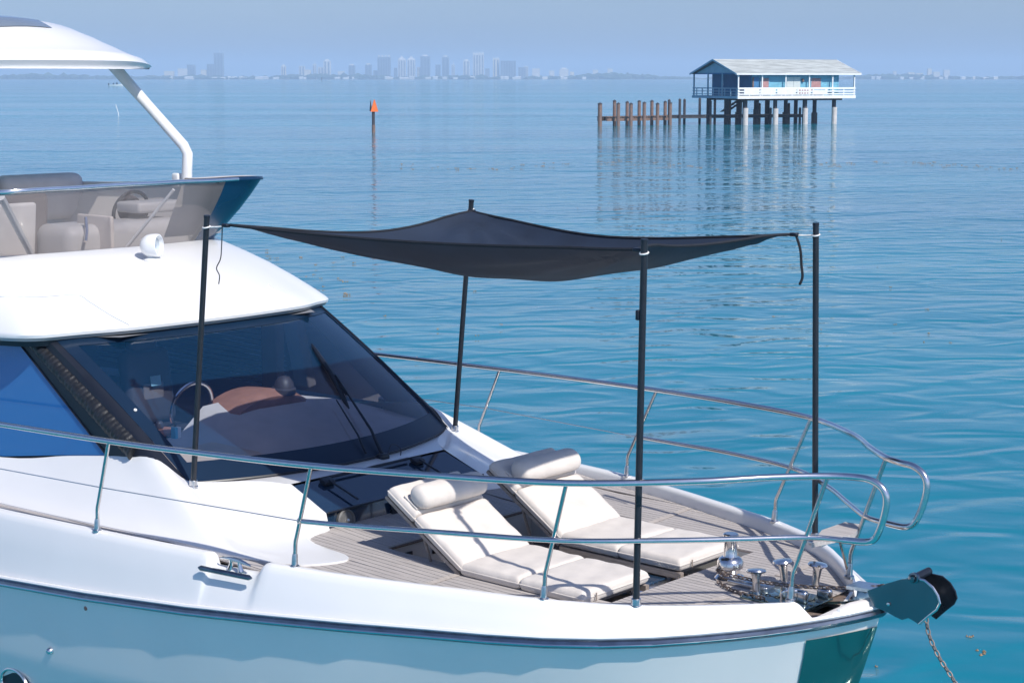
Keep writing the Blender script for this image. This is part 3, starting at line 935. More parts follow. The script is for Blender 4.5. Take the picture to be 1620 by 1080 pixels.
for k in range(13):
    t = k / 12
    yy = -0.28 + 0.95 * t
    h = 2.66 + 0.16 * math.sin(math.pi * min(1, t * 1.15)) ** 0.6
    rows.append([(-4.62, yy, 2.55), (-4.55, yy, h - 0.05), (-4.62, yy, h), (-4.95, yy, h - 0.02), (-5.0, yy, 2.5)])
part(MB().grid(rows), 'instrument_hood', M_LEATHER, DASH, angle=50)
part(MB().lathe([(0.10, 0), (0.10, 0.04), (0.085, 0.05), (0.075, 0.09), (0.045, 0.13), (0.001, 0.145)], (-4.62, 0.30, 2.77), (0.1, 0, 1), 20), 'compass', M_SEATD, DASH)
for px, py in ((365, 692), (494, 670), (582, 650)):
    p = at(px, py, Z=2.50)
    part(MB().lathe([(0.035, 0), (0.035, 0.012), (0.02, 0.02), (0.001, 0.022)], p, (0, 0, 1), 16), 'dash_vent', M_NAVY, DASH)
part(MB().tube([(-4.9 + 0.05 * math.sin(a), -0.42 + 0.20 * math.cos(a), 2.72 + 0.20 * math.sin(a)) for a in [2 * math.pi * k / 28 for k in range(28)]], 0.016, 8, closed=True), 'steering_wheel', M_CHROME, DASH)
for sx, sy, nm in ((-5.42, -0.46, 'helm_seat'), (-5.55, -1.12, 'helm_seat')):
    st = part(MB().rbox((sx, sy, 2.83), (0.16, 0.46, 0.62), 0.07, 4, rot=Matrix.Rotation(-0.16, 3, 'Y')), nm, M_SEATD)
    part(MB().rbox((sx - 0.06, sy, 3.14), (0.12, 0.27, 0.20), 0.05, 4, rot=Matrix.Rotation(-0.16, 3, 'Y')), 'headrest', M_SEATD, st)
    part(MB().rbox((sx + 0.24, sy, 2.46), (0.5, 0.48, 0.14), 0.05, 4), 'seat_cushion', M_SEATD, st)
    part(MB().rbox((sx + 0.085, sy, 2.72), (0.02, 0.2, 0.30), 0.01), 'seat_pocket', M_FABD, st)
mb = MB()
mb.box((-7.3, 0, 1.6), (6.0, 3.2, 0.04))
SAL = part(mb, 'saloon_floor', M_INT, smooth=False)
mb = MB().grid([[(-9.9, -1.55, 1.6), (-9.9, 1.55, 1.6)], [(-9.9, -1.55, 3.3), (-9.9, 1.55, 3.3)]])
part(mb, 'saloon_bulkhead', M_INT, smooth=False)
for side in (-1, 1):
    part(MB().grid([[(-9.9, side * 1.46, 1.6), (-4.9, side * 1.42, 1.6)], [(-9.9, side * 1.52, 2.26), (-4.6, side * 1.40, 2.5)]]), 'saloon_side_lining', M_INT, smooth=False)
mb = MB().grid([[(-9.9, -1.5, 3.30), (-9.9, 1.5, 3.30)], [(-5.75, -1.45, 3.32), (-5.75, 1.45, 3.32)], [(-5.0, -1.0, 3.33), (-5.0, 1.0, 3.33)]])
part(mb, 'saloon_ceiling', M_INT, smooth=False)
for k in range(16):
    z = 2.50 + k * 0.05
    part(MB().box((-7.4, 1.42, z), (2.6, 0.045, 0.006), Matrix.Rotation(0.5, 3, 'X')), 'blind_slat', mat('blind_slat', (0.30, 0.32, 0.34), 0.6, var=0.05), SAL, smooth=False)
part(MB().rbox((-6.6, 0.75, 2.1), (1.2, 1.2, 0.9), 0.08), 'saloon_sofa', M_FABD)
part(MB().rbox((-5.95, 1.34, 2.9), (0.22, 0.1, 0.9), 0.02), 'window_post', M_FABD, SAL)

pc = at(256, 683, Z=2.56)
pt_ = thing('leather_pouch', pc, 'small brown leather pouch on the dashboard behind the rail', 'pouch')
MB().rbox(pc, (0.14, 0.20, 0.055), 0.025, 4).build('pouch_body', M_LEATHER, pt_, off=pc)
MB().rbox(pc + Vector((0.0, -0.02, 0.055)), (0.05, 0.06, 0.07), 0.02, 3).build('pouch_clasp', M_SEATD, pt_, off=pc)
pc = at(279, 684, Z=2.56)
pt_ = thing('carton', pc, 'little white and pale blue carton beside the brown pouch', 'carton')
MB().rbox(pc, (0.05, 0.06, 0.085), 0.004).build('carton_body', M_WHITE0, pt_, off=pc)
MB().box(pc + Vector((0, -0.018, 0)), (0.053, 0.025, 0.088)).build('blue_stripe', mat('pale_blue_card', (0.16, 0.50, 0.66), 0.6, var=0.05), pt_, off=pc, smooth=False)
pc = Vector((-5.30, -0.46, 2.89))
pt_ = thing('leaflet', pc, 'pale blue leaflet tucked in the helm seat pocket', 'leaflet')
MB().box(pc, (0.006, 0.10, 0.08), Matrix.Rotation(-0.16, 3, 'Y')).build('sheet', mat('leaflet_paper', (0.22, 0.42, 0.52), 0.7, var=0.08, vscale=20), pt_, off=pc, smooth=False)

# brow under the flybridge ----------------------------------------------------
oh = [(-10, 1.74, 3.30), (-7.5, 1.73, 3.325), (-6.3, 1.69, 3.345), (-5.75, 1.62, 3.36), (-5.38, 1.51, 3.375), (-5.2, 1.22, 3.39), (-5.02, 0.9, 3.405), (-4.9, 0.5, 3.42), (-4.85, 0, 3.425)]
ih = [(-10, 1.50, 3.80), (-7.8, 1.45, 3.83), (-6.95, 1.36, 3.85), (-6.6, 1.22, 3.86), (-6.42, 1.05, 3.865), (-6.30, 0.84, 3.875), (-6.22, 0.6, 3.88), (-6.16, 0.3, 3.885), (-6.14, 0, 3.885)]
def full(h):
    st = [(x, -y_, z) for x, y_, z in h]
    return st + [(x, y_, z) for x, y_, z in reversed(h[:-1])]
EO = spline(full(oh), 4)
EI = spline(full(ih), 4)
mb = MB()
rows = []
for o_, i_ in zip(EO, EI):
    sec = []
    inw = (i_ - o_)
    inw.z = 0
    inw.normalize()
    sec.append(o_ + inw * 0.16 + Vector((0, 0, -0.045)))
    sec.append(o_ + inw * 0.04 + Vector((0, 0, -0.05)))
    sec.append(o_ + inw * 0.006 + Vector((0, 0, -0.035)))
    sec.append(o_ + Vector((0, 0, -0.012)))
    sec.append(o_ + inw * 0.02 + Vector((0, 0, 0.008)))
    for t in (0.15, 0.3, 0.5, 0.7, 0.85, 1.0):
        sec.append(o_.lerp(i_, t) + Vector((0, 0, 0.05 * math.sin(math.pi * t))))
    sec.append(i_ + inw * 0.12 + Vector((0, 0, -0.01)))
    rows.append(sec)
mb.grid(rows)
BROW = part(mb, 'flybridge_brow', M_GEL, angle=40)
# dark gasket and grey strip between brow and windscreen
mb = MB()
g = [p for p in EO if p.x > -6.4]
rows = []
for p in g:
    n = Vector((-1, -p.y * 0.35, 0)).normalized()
    rows.append([p + n * 0.05 + Vector((0, 0, -0.05)), p + n * 0.06 + Vector((0, 0, -0.105)), p + n * 0.16 + Vector((0, 0, -0.11))])
part(mb.grid(rows), 'brow_gasket', M_BLACK, BROW, angle=60)
rows = []
for p in g:
    n = Vector((-1, -p.y * 0.35, 0)).normalized()
    rows.append([p + n * 0.018 + Vector((0, 0, -0.043)), p + n * 0.03 + Vector((0, 0, -0.062)), p + n * 0.07 + Vector((0, 0, -0.064))])
part(mb.__class__().grid(rows), 'drip_moulding', mat('grey_moulding', (0.36, 0.38, 0.40), 0.4, var=0.05), BROW, angle=60)
def brow_at(px, py, lift=0.0):
    r = ray(px, py).normalized()
    best = None
    for o_, i_ in zip(EO, EI):
        for k in range(81):
            t = k / 80
            p = o_.lerp(i_, t) + Vector((0, 0, 0.05 * math.sin(math.pi * t)))
            d = p - CAM
            e = (d - r * d.dot(r)).length
            if p.x < -6.6 or p.y > 1.3: continue
            if best is None or e < best[0]: best = (e, p)
    return best[1] + Vector((0, 0, lift))
sl = spline([brow_at(*q, lift=0.002) for q in ((2, 468), (60, 468), (120, 466), (150, 476), (180, 495), (205, 514))], 6)
part(MB().tube(sl, 0.006, 6), 'panel_seam', mat('seam_grey', (0.70, 0.70, 0.71), 0.5, var=0.05), BROW)
sl = spline([brow_at(*q, lift=0.002) for q in ((425, 448), (445, 460), (468, 474))], 6)
part(MB().tube(sl, 0.006, 6), 'panel_seam', MATS['seam_grey'], BROW)
# searchlight
sp = brow_at(240, 412)
hd = Vector((0.80, 0.42, 0.06)).normalized()
part(MB().lathe([(0.075, -0.02), (0.075, 0.012), (0.055, 0.022), (0.035, 0.03), (0.03, 0.07)], sp, (0, 0, 1), 20), 'searchlight_base', M_GEL, BROW)
sc_ = sp + Vector((0, 0, 0.125))
part(MB().lathe([(0.001, -0.10), (0.035, -0.094), (0.07, -0.072), (0.092, -0.035), (0.098, 0.0), (0.098, 0.045), (0.094, 0.065), (0.082, 0.068), (0.078, 0.05), (0.074, 0.03)], sc_, hd, 28), 'searchlight', M_GEL, BROW)
part(MB().lathe([(0.001, 0.012), (0.04, 0.016), (0.074, 0.032), (0.074, 0.034), (0.001, 0.03)], sc_, hd, 24), 'searchlight_lens', M_LENS, BROW)

# flybridge windscreen, coaming and cockpit -----------------------------------
rh = [(-10, 1.70, 4.20), (-8.0, 1.66, 4.27), (-7.0, 1.58, 4.345), (-6.38, 1.50, 4.39), (-6.01, 1.30, 4.412), (-5.95, 0.98, 4.42), (-5.93, 0.7, 4.42), (-5.92, 0.35, 4.425), (-5.90, 0, 4.425)]
ER = spline(full(rh), 4)
def ffind(lo_t, hi_t):
    return range(int(lo_t * (len(ER) - 1)), int(hi_t * (len(ER) - 1)) + 1)
NSEG = len(ER) - 1
def flyrow(i, inset=0.0):
    b, t = EI[i], ER[i]
    n = Vector((b.x + 9, b.y, 0)).normalized()
    return [b.lerp(t, k / 4) + n * (0.03 * math.sin(math.pi * k / 4)) - n * inset for k in range(5)]
i_dark0 = min(range(NSEG // 2, NSEG), key=lambda i: abs(ER[i].y - 0.86) if ER[i].x > -6.5 else 9)
i_st = min(range(0, NSEG // 2), key=lambda i: abs(ER[i].x + 8.0))
FW = part(MB().grid([flyrow(i) for i in range(i_st, i_dark0 + 1)]), 'fly_windscreen', M_FLY, angle=60)
M_NAVYF = mat('navy_fly_panel', (0.003, 0.028, 0.075), 0.25, coat=0.15, var=0.1, vscale=3)
for rng in (range(i_dark0, NSEG + 1), range(0, i_st + 1)):
    cp = part(MB().grid([flyrow(i) for i in rng]), 'fly_side_panel', M_NAVYF, angle=60)
    part(MB().grid([flyrow(i, 0.05) for i in rng]), 'inner_lining', M_FABRIC, cp, angle=60)
mb = MB()
rows = []
for p in ER:
    n = Vector((p.x + 9, p.y, 0)).normalized()
    rows.append([p + n * 0.012 + Vector((0, 0, -0.012)), p + n * 0.018, p + n * 0.008 + Vector((0, 0, 0.018)), p - n * 0.05 + Vector((0, 0, 0.018)), p - n * 0.07 + Vector((0, 0, 0.0)), p - n * 0.07 + Vector((0, 0, -0.03))])
part(mb.grid(rows[: i_dark0 + 3]), 'windscreen_rim', M_CHROME, FW, angle=60)
part(mb.__class__().grid(rows[i_dark0 + 2:]), 'coaming_rim', M_NAVYF, FW, angle=60)
rows = []
for p in ER[i_dark0 - 4:]:
    n = Vector((p.x + 9, p.y, 0)).normalized()
    rows.append([p - n * 0.045 + Vector((0, 0, 0.022)), p - n * 0.16 + Vector((0, 0, 0.024)), p - n * 0.19 + Vector((0, 0, -0.03)), p - n * 0.42 + Vector((0, 0, -0.5))])
part(MB().grid(rows), 'inner_coaming', mat('beige_gelcoat', (0.60, 0.56, 0.53), 0.5, var=0.04), FW, angle=50)
for (p, q) in (((275, 300), (198, 394)), ((2, 312), (48, 400))):
    a_ = at(p[0], p[1], X=-6.1 if p[0] > 100 else -6.3)
    b_ = at(q[0], q[1], X=-6.55 if p[0] > 100 else -6.7)
    part(MB().tube([a_, b_], 0.014 if p[0] > 100 else 0.03, 8), 'windscreen_stay', M_GEL, FW)
# cockpit floor, console, seats
part(MB().box((-8.2, 0, 3.62), (3.5, 2.7, 0.05)), 'cockpit_floor', M_FABRIC, smooth=False)
part(MB().box((-10.0, 0, 3.7), (0.06, 3.0, 0.5)), 'cockpit_aft_wall', M_GEL, smooth=False)
cs_ = part(MB().rbox((-7.05, 0.45, 3.80), (0.55, 1.35, 0.46), 0.10, 4), 'helm_console', mat('console_grey', (0.42, 0.41, 0.41), 0.55, var=0.03))
part(MB().rbox((-7.15, 0.95, 4.13), (0.35, 0.55, 0.10), 0.03, 3), 'instrument_pod', MATS['console_grey'], cs_)
part(MB().tube([(-7.36 + 0.06 * math.sin(a), 0.87 + 0.19 * math.cos(a), 4.08 + 0.18 * math.sin(a)) for a in [2 * math.pi * k / 28 for k in range(28)]], 0.018, 8, closed=True), 'fly_steering_wheel', M_BLACK, cs_)
part(MB().lathe([(0.001, 0), (0.15, 0.0), (0.15, 0.012), (0.001, 0.012)], (-7.36, 0.87, 4.08), (1, 0, 0.3), 24), 'wheel_disc', M_SEATD, cs_)
part(MB().rbox((-6.86, 0.12, 3.90), (0.5, 0.04, 0.42), 0.015), 'console_seam', M_DASH, cs_)
part(MB().tube([(-6.8, -0.02, 4.1), (-6.75, -0.05, 3.98), (-6.7, -0.1, 3.9)], 0.016, 8), 'throttle_lever', M_CHROME, cs_)
s1 = part(MB().rbox((-7.35, -0.55, 4.02), (0.22, 0.95, 0.62), 0.09, 4, rot=Matrix.Rotation(0.12, 3, 'Y')), 'companion_seat', M_FABD)
part(MB().rbox((-7.22, -0.62, 3.98), (0.06, 0.72, 0.50), 0.03, 3, rot=Matrix.Rotation(0.12, 3, 'Y')), 'seat_back_panel', M_FABRIC, s1)
s2 = part(MB().rbox((-9.1, 1.05, 4.12), (0.26, 0.95, 0.46), 0.09, 4), 'bench_backrest', M_FABRIC)
part(MB().rbox((-9.1, 0.05, 4.12), (0.26, 0.95, 0.46), 0.09, 4), 'bench_cushion', M_FABRIC, s2)

# hardtop -----------------------------------------------------------------
mb = MB()
rows_t, rows_b = [], []
NX, NY = 16, 22
for i in range(NX + 1):
    t = i / NX
    rt, rb = [], []
    for j in range(NY + 1):
        u = -1 + 2 * j / NY
        yy = 1.46 * u
        fx = -7.02 - 0.62 * abs(u) ** 2.6
        x = fx - 4.2 * t * t
        run = fx - x
        top = 5.39 + 0.12 * (1 - 0.8 * abs(u) ** 4) * (0.5 + 0.5 * sm(0, 0.05, run)) + (0.34 - 0.30 * abs(u) ** 1.8) * sm(0.0, 1.0, run) ** 0.8 * (1 - abs(u) ** 6)
        rt.append(Vector((x, yy * (0.94 + 0.06 * sm(0, 0.4, run)), top)))
        rb.append(Vector((x - (0.05 if i == 0 else 0), yy * (0.94 + 0.06 * sm(0, 0.4, run)) * 0.985, 5.375 + 0.03 * t)))
    rows_t.append(rt)
    rows_b.append(rb)
mb.grid(rows_t)
mb.grid(rows_b)
mb.grid([rows_t[0], rows_b[0]])
mb.grid([[r[0] for r in rows_t], [r[0] for r in rows_b]])
mb.grid([[r[-1] for r in rows_t], [r[-1] for r in rows_b]])
mb.grid([rows_t[-1], rows_b[-1]])
HT = part(mb, 'hardtop', M_GEL, angle=45)
rows = []
for i in range(6, 10):
    rows.append([rows_t[i][j] + Vector((0.006, 0, 0.006)) for j in range(6, 14)])
part(MB().grid(rows), 'sunroof_glass', mat('sunroof_grey', (0.22, 0.26, 0.29), 0.15, coat=0.6, var=0.05), HT, angle=60)
for side in (-1, 1):
    if side > 0:
        a_, b_, c_ = at(295, 292, Y=1.42), at(297, 238, Y=1.42), at(178, 103, Y=1.28)
    else:
        c2 = Vector((-8.3, -1.28, 5.40))
        a_, b_, c_ = Vector((a_.x, -1.42, a_.z)), Vector((b_.x, -1.42, b_.z)), c2
    mb = MB().tube([a_ + Vector((0, 0, -0.05)), a_.lerp(b_, 0.45), b_.lerp(a_, 0.10), b_.lerp(c_, 0.05), b_.lerp(c_, 0.5), c_ + (c_ - b_) * 0.03], [0.052, 0.050, 0.050, 0.050, 0.049, 0.058], 14)
    S_ = part(mb, 'hardtop_strut', M_GEL, angle=50)
    part(MB().rbox(a_ + Vector((-0.11, -0.02, 0.04)), (0.10, 0.07, 0.13), 0.02), 'strut_foot', M_GEL, S_)

# guard rails ----------------------------------------------------------------
FEET = [((-5.85, 2.06, 2.12), (-5.62, 2.09, 2.79)), ((-4.01, 1.975, 2.17), (-3.79, 2.01, 2.84)), ((-2.21, 1.74, 2.197), (-1.97, 1.80, 2.90)), ((-0.52, 1.256, 2.206), (-0.29, 1.33, 2.955)), ((0.63, 0.335, 2.222), (0.86, 0.338, 3.003))]
top = [(-9.5, 2.14, 2.70), (-7.5, 2.13, 2.735), (-5.62, 2.09, 2.79), (-3.79, 2.01, 2.84), (-2.85, 1.92, 2.87), (-1.97, 1.80, 2.90), (-1.1, 1.60, 2.935), (-0.29, 1.33, 2.965), (0.30, 0.90, 2.99), (0.62, 0.56, 3.005), (0.86, 0.338, 3.01), (1.0, 0.262, 3.012)]
loop = [(1.10, 0.247, 3.005), (1.17, 0.240, 2.965), (1.195, 0.237, 2.90), (1.18, 0.235, 2.80), (1.145, 0.231, 2.70), (1.11, 0.229, 2.65), (1.05, 0.232, 2.63), (0.93, 0.26, 2.625)]
midr = [(0.74, 0.33, 2.622), (0.45, 0.60, 2.615), (0.10, 0.93, 2.61), (-0.38, 1.285, 2.597), (-1.1, 1.53, 2.57), (-1.7, 1.68, 2.535), (-2.10, 1.765, 2.515)]
for side in (-1, 1):
    Q = lambda L: [(x, side * y_, z) for x, y_, z in L]
    rail = part(MB().tube(spline(Q(top + loop), 5), 0.0205, 12), 'guard_rail', M_CHROME, angle=60)
    part(MB().tube(spline(Q([loop[-2], loop[-1]] + midr), 5), 0.0165, 10), 'mid_rail', M_CHROME, rail, angle=60)
    part(MB().tube(Q([(-2.10, 1.765, 2.515), (-3.92, 1.985, 2.49), (-5.75, 2.06, 2.44), (-9.5, 2.1, 2.36)]), 0.0035, 6), 'guard_wire', M_STEEL, rail)
    part(MB().tube([Vector((-2.13, side * 1.765, 2.515)) + Vector((0, 0.018 * math.cos(a), 0.018 * math.sin(a))) for a in [k * math.pi / 6 for k in range(12)]], 0.004, 6, closed=True), 'wire_eye', M_STEEL, rail)
    for (a, b) in FEET:
        a, b = Vector((a[0], side * a[1], a[2])), Vector((b[0], side * b[1], b[2]))
        k = a + Vector((0.012, 0, 0.16))
        part(MB().tube(spline([a, a.lerp(k, 0.6), k, k.lerp(b, 0.15), b], 4), 0.0135, 10), 'stanchion', M_STAN, rail, angle=60)
        part(MB().tube([a + Vector((0, 0, -0.012)), a + Vector((0, 0, 0.004)), a + Vector((0, 0, 0.012)), a + Vector((0.004, 0, 0.07)), a + Vector((0.006, 0, 0.085))], [0.032, 0.032, 0.022, 0.019, 0.015], 12), 'stanchion_socket', M_STEEL, rail, angle=40)

# teak step on the pulpit
st = [at(1300, 838, Z=2.54), at(1337, 825, Z=2.54), at(1362, 829, Z=2.54), at(1352, 844, Z=2.54), at(1284, 859, Z=2.54)]
STEP = part(MB().prism(st, (0, 0, -0.028)), 'pulpit_step', M_TEAK, smooth=False)
part(MB().rbox(at(1293, 858, Z=2.5), (0.10, 0.07, 0.03), 0.01), 'step_bracket', M_STEEL, STEP)
s0 = sum(st, Vector()) / 5
part(MB().tube([s0 + Vector((0, 0, -0.03)), (0.62, 0.36, 2.21)], 0.012, 8), 'step_leg', M_CHROME, STEP)

# windlass, bollards, roller ---------------------------------------------------
wp = Vector((-0.095, 0.09, zd(0) + 0.0))
WL = part(MB().lathe([(0.10, -0.01), (0.10, 0.015), (0.085, 0.03), (0.07, 0.035), (0.062, 0.05), (0.068, 0.075), (0.085, 0.085), (0.085, 0.12), (0.07, 0.145), (0.05, 0.155)], wp, (0, 0, 1), 28), 'windlass', M_CHROME)
part(MB().lathe([(0.05, 0.15), (0.044, 0.16), (0.043, 0.27), (0.05, 0.285), (0.05, 0.30), (0.042, 0.306), (0.001, 0.306)], wp, (0, 0, 1), 24), 'capstan_drum', M_CHROME, WL)
part(MB().rbox(wp + Vector((0.20, -0.06, 0.02)), (0.30, 0.10, 0.035), 0.01), 'chain_guide', M_STEEL, WL)
def bollard(p, tilt):
    p = Vector(p)
    ax = (Vector((0, 0, 1)) + Vector(tilt)).normalized()
    o = part(MB().lathe([(0.045, -0.01), (0.045, 0.006), (0.026, 0.014), (0.024, 0.06), (0.028, 0.11), (0.036, 0.13)], p, ax, 20), 'mooring_bollard', M_CHROME)
    t = p + ax * 0.135
    part(MB().lathe([(0.03, -0.006), (0.058, 0.0), (0.064, 0.008), (0.058, 0.018), (0.03, 0.024), (0.001, 0.025)], t, ax, 20), 'bollard_cap', M_CHROME, o)
bollard((0.214, -0.07, zd(0.2)), (-0.10, 0.10, 0))
bollard((0.225, 0.24, zd(0.2)), (-0.14, -0.05, 0))
bollard((0.41, 0.30, zd(0.4)), (0.05, 0.08, 0))
part(MB().rbox((0.42, -0.05, zd(0.4) + 0.008), (0.46, 0.34, 0.016), 0.005), 'chain_plate', M_MIRROR)
part(MB().rbox((0.52, -0.08, zd(0.4) + 0.05), (0.14, 0.05, 0.08), 0.02), 'chain_stopper', M_CHROME)
part(MB().rbox((0.60, 0.10, zd(0.4) + 0.04), (0.10, 0.05, 0.07), 0.02), 'chain_stopper', M_CHROME)
part(MB().tube(spline([(0.48, -0.20, zd(0.4)), (0.485, -0.20, zd(0.4) + 0.09), (0.52, -0.17, zd(0.4) + 0.10), (0.55, -0.14, zd(0.4) + 0.10)], 5), 0.009, 8), 'stopper_handle', M_CHROME)
# bow roller: two cheek plates, pins and a roller
ol = [(1372, 934), (1405, 922), (1425, 916), (1445, 914), (1462, 918), (1475, 929), (1483, 942), (1486, 954), (1481, 964), (1468, 974), (1453, 987), (1446, 982), (1437, 977), (1427, 980), (1416, 975), (1404, 968), (1380, 958)]
near = [at(x, y_, Y=-0.075) for x, y_ in ol]
RO = part(MB().prism(near, (0, 0.012, 0)), 'bow_roller', mat('roller_plate', (0.22, 0.24, 0.26), 0.12, metal=1.0, var=0.1, vscale=5), smooth=False)
part(MB().prism([p + Vector((0.03, 0.155, 0.0)) for p in near], (0, 0.012, 0)), 'far_cheek', mat('dark_plate', (0.03, 0.035, 0.045), 0.25, metal=0.6, var=0.3, vscale=20), RO, smooth=False)
part(MB().tube([p + Vector((0, 0.006, 0)) for p in near[3:11]], 0.008, 8), 'cheek_edge', M_CHROME, RO)
tp = at(1446, 914, Y=-0.075)
part(MB().tube([tp + Vector((0, -0.012, 0.0)), tp + Vector((0.01, 0.16, 0.01))], 0.024, 14), 'top_pin', M_BLACK, RO)
part(MB().lathe([(0.001, -0.008), (0.034, -0.008), (0.034, 0.008), (0.015, 0.012), (0.012, 0.02), (0.001, 0.02)], tp, (0, -1, 0), 20), 'pin_boss', RO.data.materials[0], RO)
rp_ = at(1456, 952, Y=0)
part(MB().lathe([(0.001, -0.06), (0.05, -0.06), (0.032, -0.02), (0.032, 0.02), (0.05, 0.06), (0.001, 0.06)], rp_, (0, 1, 0), 20), 'roller_wheel', M_STEEL, RO)
bp_ = at(1406, 955, Y=-0.078)
part(MB().lathe([(0.001, 0), (0.012, 0), (0.01, 0.008), (0.001, 0.01)], bp_, (0, -1, 0), 12), 'cheek_bolt', M_CHROME, RO)
part(MB().prism([near[0] + Vector((-0.15, 0.01, 0)), near[0] + Vector((0.2, 0.01, 0.02)), near[0] + Vector((0.2, 0.155, 0.02)), near[0] + Vector((-0.15, 0.155, 0))], (0, 0, -0.02)), 'roller_channel', M_STEEL, RO, smooth=False)

# pole sockets on the yacht
POLES = [((-3.71, -1.36, 2.425), (-3.48, -1.36, 4.358)), ((-3.71, 1.36, 2.415), (-3.515, 1.36, 4.325)), ((-0.02, -1.0, 2.205), (0.02, -1.01, 4.38)), ((-0.04, 1.02, 2.205), (-0.09, 1.01, 4.345))]
for a, b in POLES:
    a, b = Vector(a), Vector(b)
    part(MB().lathe([(0.036, -0.03), (0.036, 0.004), (0.030, 0.008), (0.029, 0.045), (0.026, 0.048)], a, (b - a), 18), 'pole_socket', M_STEEL)

# ================================================================== ON THE FOREDECK
PLAB = ['black canopy pole before the windscreen pillar, nearest the left edge', 'black canopy pole at the far side of the windscreen base', 'black canopy pole on the near rail beside the foot of the near lounger', 'black canopy pole on the far rail near the bow']
for (a, b), lab in zip(POLES, PLAB):
    a, b = Vector(a), Vector(b)
    t = thing('canopy_pole', a, lab, 'pole', 'black poles holding the shade sail')
    ax = (b - a)
    MB().tube([a + ax * 0.012, b], 0.0205, 14).build('tube', M_POLE, t, off=a)
    MB().tube([b - ax.normalized() * 0.012, b + ax.normalized() * 0.006], 0.0225, 14).build('end_cap', M_BLACK, t, off=a)
    k = b - ax.normalized() * 0.075
    MB().tube([k + Vector((0.0245 * math.cos(q), 0.0245 * math.sin(q), 0.006 * math.sin(q))) for q in [2 * math.pi * i / 16 for i in range(16)]], 0.0055, 6, closed=True).build('cord_loop', M_CORD, t, off=a)
    if lab.endswith('lounger'):
        MB().rbox(a.lerp(b, 0.80) + Vector((-0.025, -0.01, 0)), (0.025, 0.03, 0.06), 0.008).build('clip', M_BLACK, t, off=a)

# shade sail ----------------------------------------------------------
cA, cB, cC, cD = Vector((-3.33, -1.28, 4.300)), Vector((-3.445, 1.29, 4.245)), Vector((-0.25, 0.94, 4.268)), Vector((-0.065, -0.97, 4.318))
def edge(p, q, sag, inw):
    def e(t):
        k = 4 * t * (1 - t)
        r = p.lerp(q, t)
        c = Vector((-1.75, 0, r.z))
        d = (c - r); d.z = 0; d.normalize()
        return r + d * inw * k + Vector((0, 0, -sag * k))
    return e
eAD, eAB, eBC, eDC = edge(cA, cD, 0.055, 0.10), edge(cA, cB, 0.10, 0.16), edge(cB, cC, 0.10, 0.18), edge(cD, cC, 0.035, 0.12)
SN = 48
def sail(u, v):
    """u from rear (A,B) to front (D,C); v from near side to far side"""
    p = eAD(u).lerp(eBC(u), v) + eAB(v).lerp(eDC(v), u) - (cA.lerp(cD, u).lerp(cB.lerp(cC, u), v))
    k = (16 * u * (1 - u) * v * (1 - v))
    p.z -= 0.20 * k ** 0.62
    # folds that run out from the corners
    for cr, uu, vv, amp in ((cB, u, 1 - v, 0.045), (cD, 1 - u, v, 0.050), (cA, u, v, 0.018), (cC, 1 - u, 1 - v, 0.03)):
        rr = math.hypot(uu, vv)
        ang = math.atan2(vv, uu + 1e-6)
        p.z += amp * math.sin(ang * 17 + uu * 3) * min(1, rr * 7) * math.exp(-rr / 0.20)
    p.z += 0.006 * math.sin(u * 21 + v * 9) * k + 0.004 * math.sin(u * 8 - v * 27) * k
    return p
so = (cA + cB + cC + cD) / 4
SAIL = thing('shade_sail', so, 'dark navy shade sail sagging between four poles above the loungers', 'shade sail')
fab = MB().grid([[sail(i / SN, j / SN) for j in range(SN + 1)] for i in range(SN + 1)]).build('fabric', M_CANV, SAIL, off=so, angle=80)
for fn in (lambda t: sail(t, 0), lambda t: sail(t, 1), lambda t: sail(0, t), lambda t: sail(1, t)):
    pts = [fn(k / 40) for k in range(41)]
    MB().tube(pts, 0.011, 6).build('hem', M_HEM, SAIL, off=so)
for cr, (a, b) in zip((cA, cB, cD, cC), POLES):
    k = Vector(b) - (Vector(b) - Vector(a)).normalized() * 0.075
    MB().tube(spline([cr, cr.lerp(k, 0.5) + Vector((0, 0, -0.006)), k], 4), 0.006, 6).build('corner_cord', M_CORD, SAIL, off=so)
    MB().rbox(cr.lerp(k, 0.18), (0.06, 0.04, 0.025), 0.008).build('corner_ring', M_BLACK, SAIL, off=so)
ta = cA + Vector((-0.06, -0.02, 0.01))
MB().tube(spline([ta, ta + Vector((-0.01, 0, -0.12)), ta + Vector((-0.015, -0.01, -0.24)), ta + Vector((-0.05, -0.02, -0.31)), ta + Vector((-0.02, -0.02, -0.36)), ta + Vector((-0.03, -0.02, -0.42))], 5), 0.004, 6).build('strap_tail', M_HEM, SAIL, off=so)
tcn = cC + Vector((0.04, 0.02, 0.0))
MB().tube(spline([tcn, tcn + Vector((0.03, 0.01, -0.10)), tcn + Vector((0.035, 0.02, -0.2)), tcn + Vector((0.045, 0.02, -0.28)), tcn + Vector((0.03, 0.01, -0.335))], 5), [0.009] * 20 + [0.007], 6).build('strap_tail', M_HEM, SAIL, off=so)

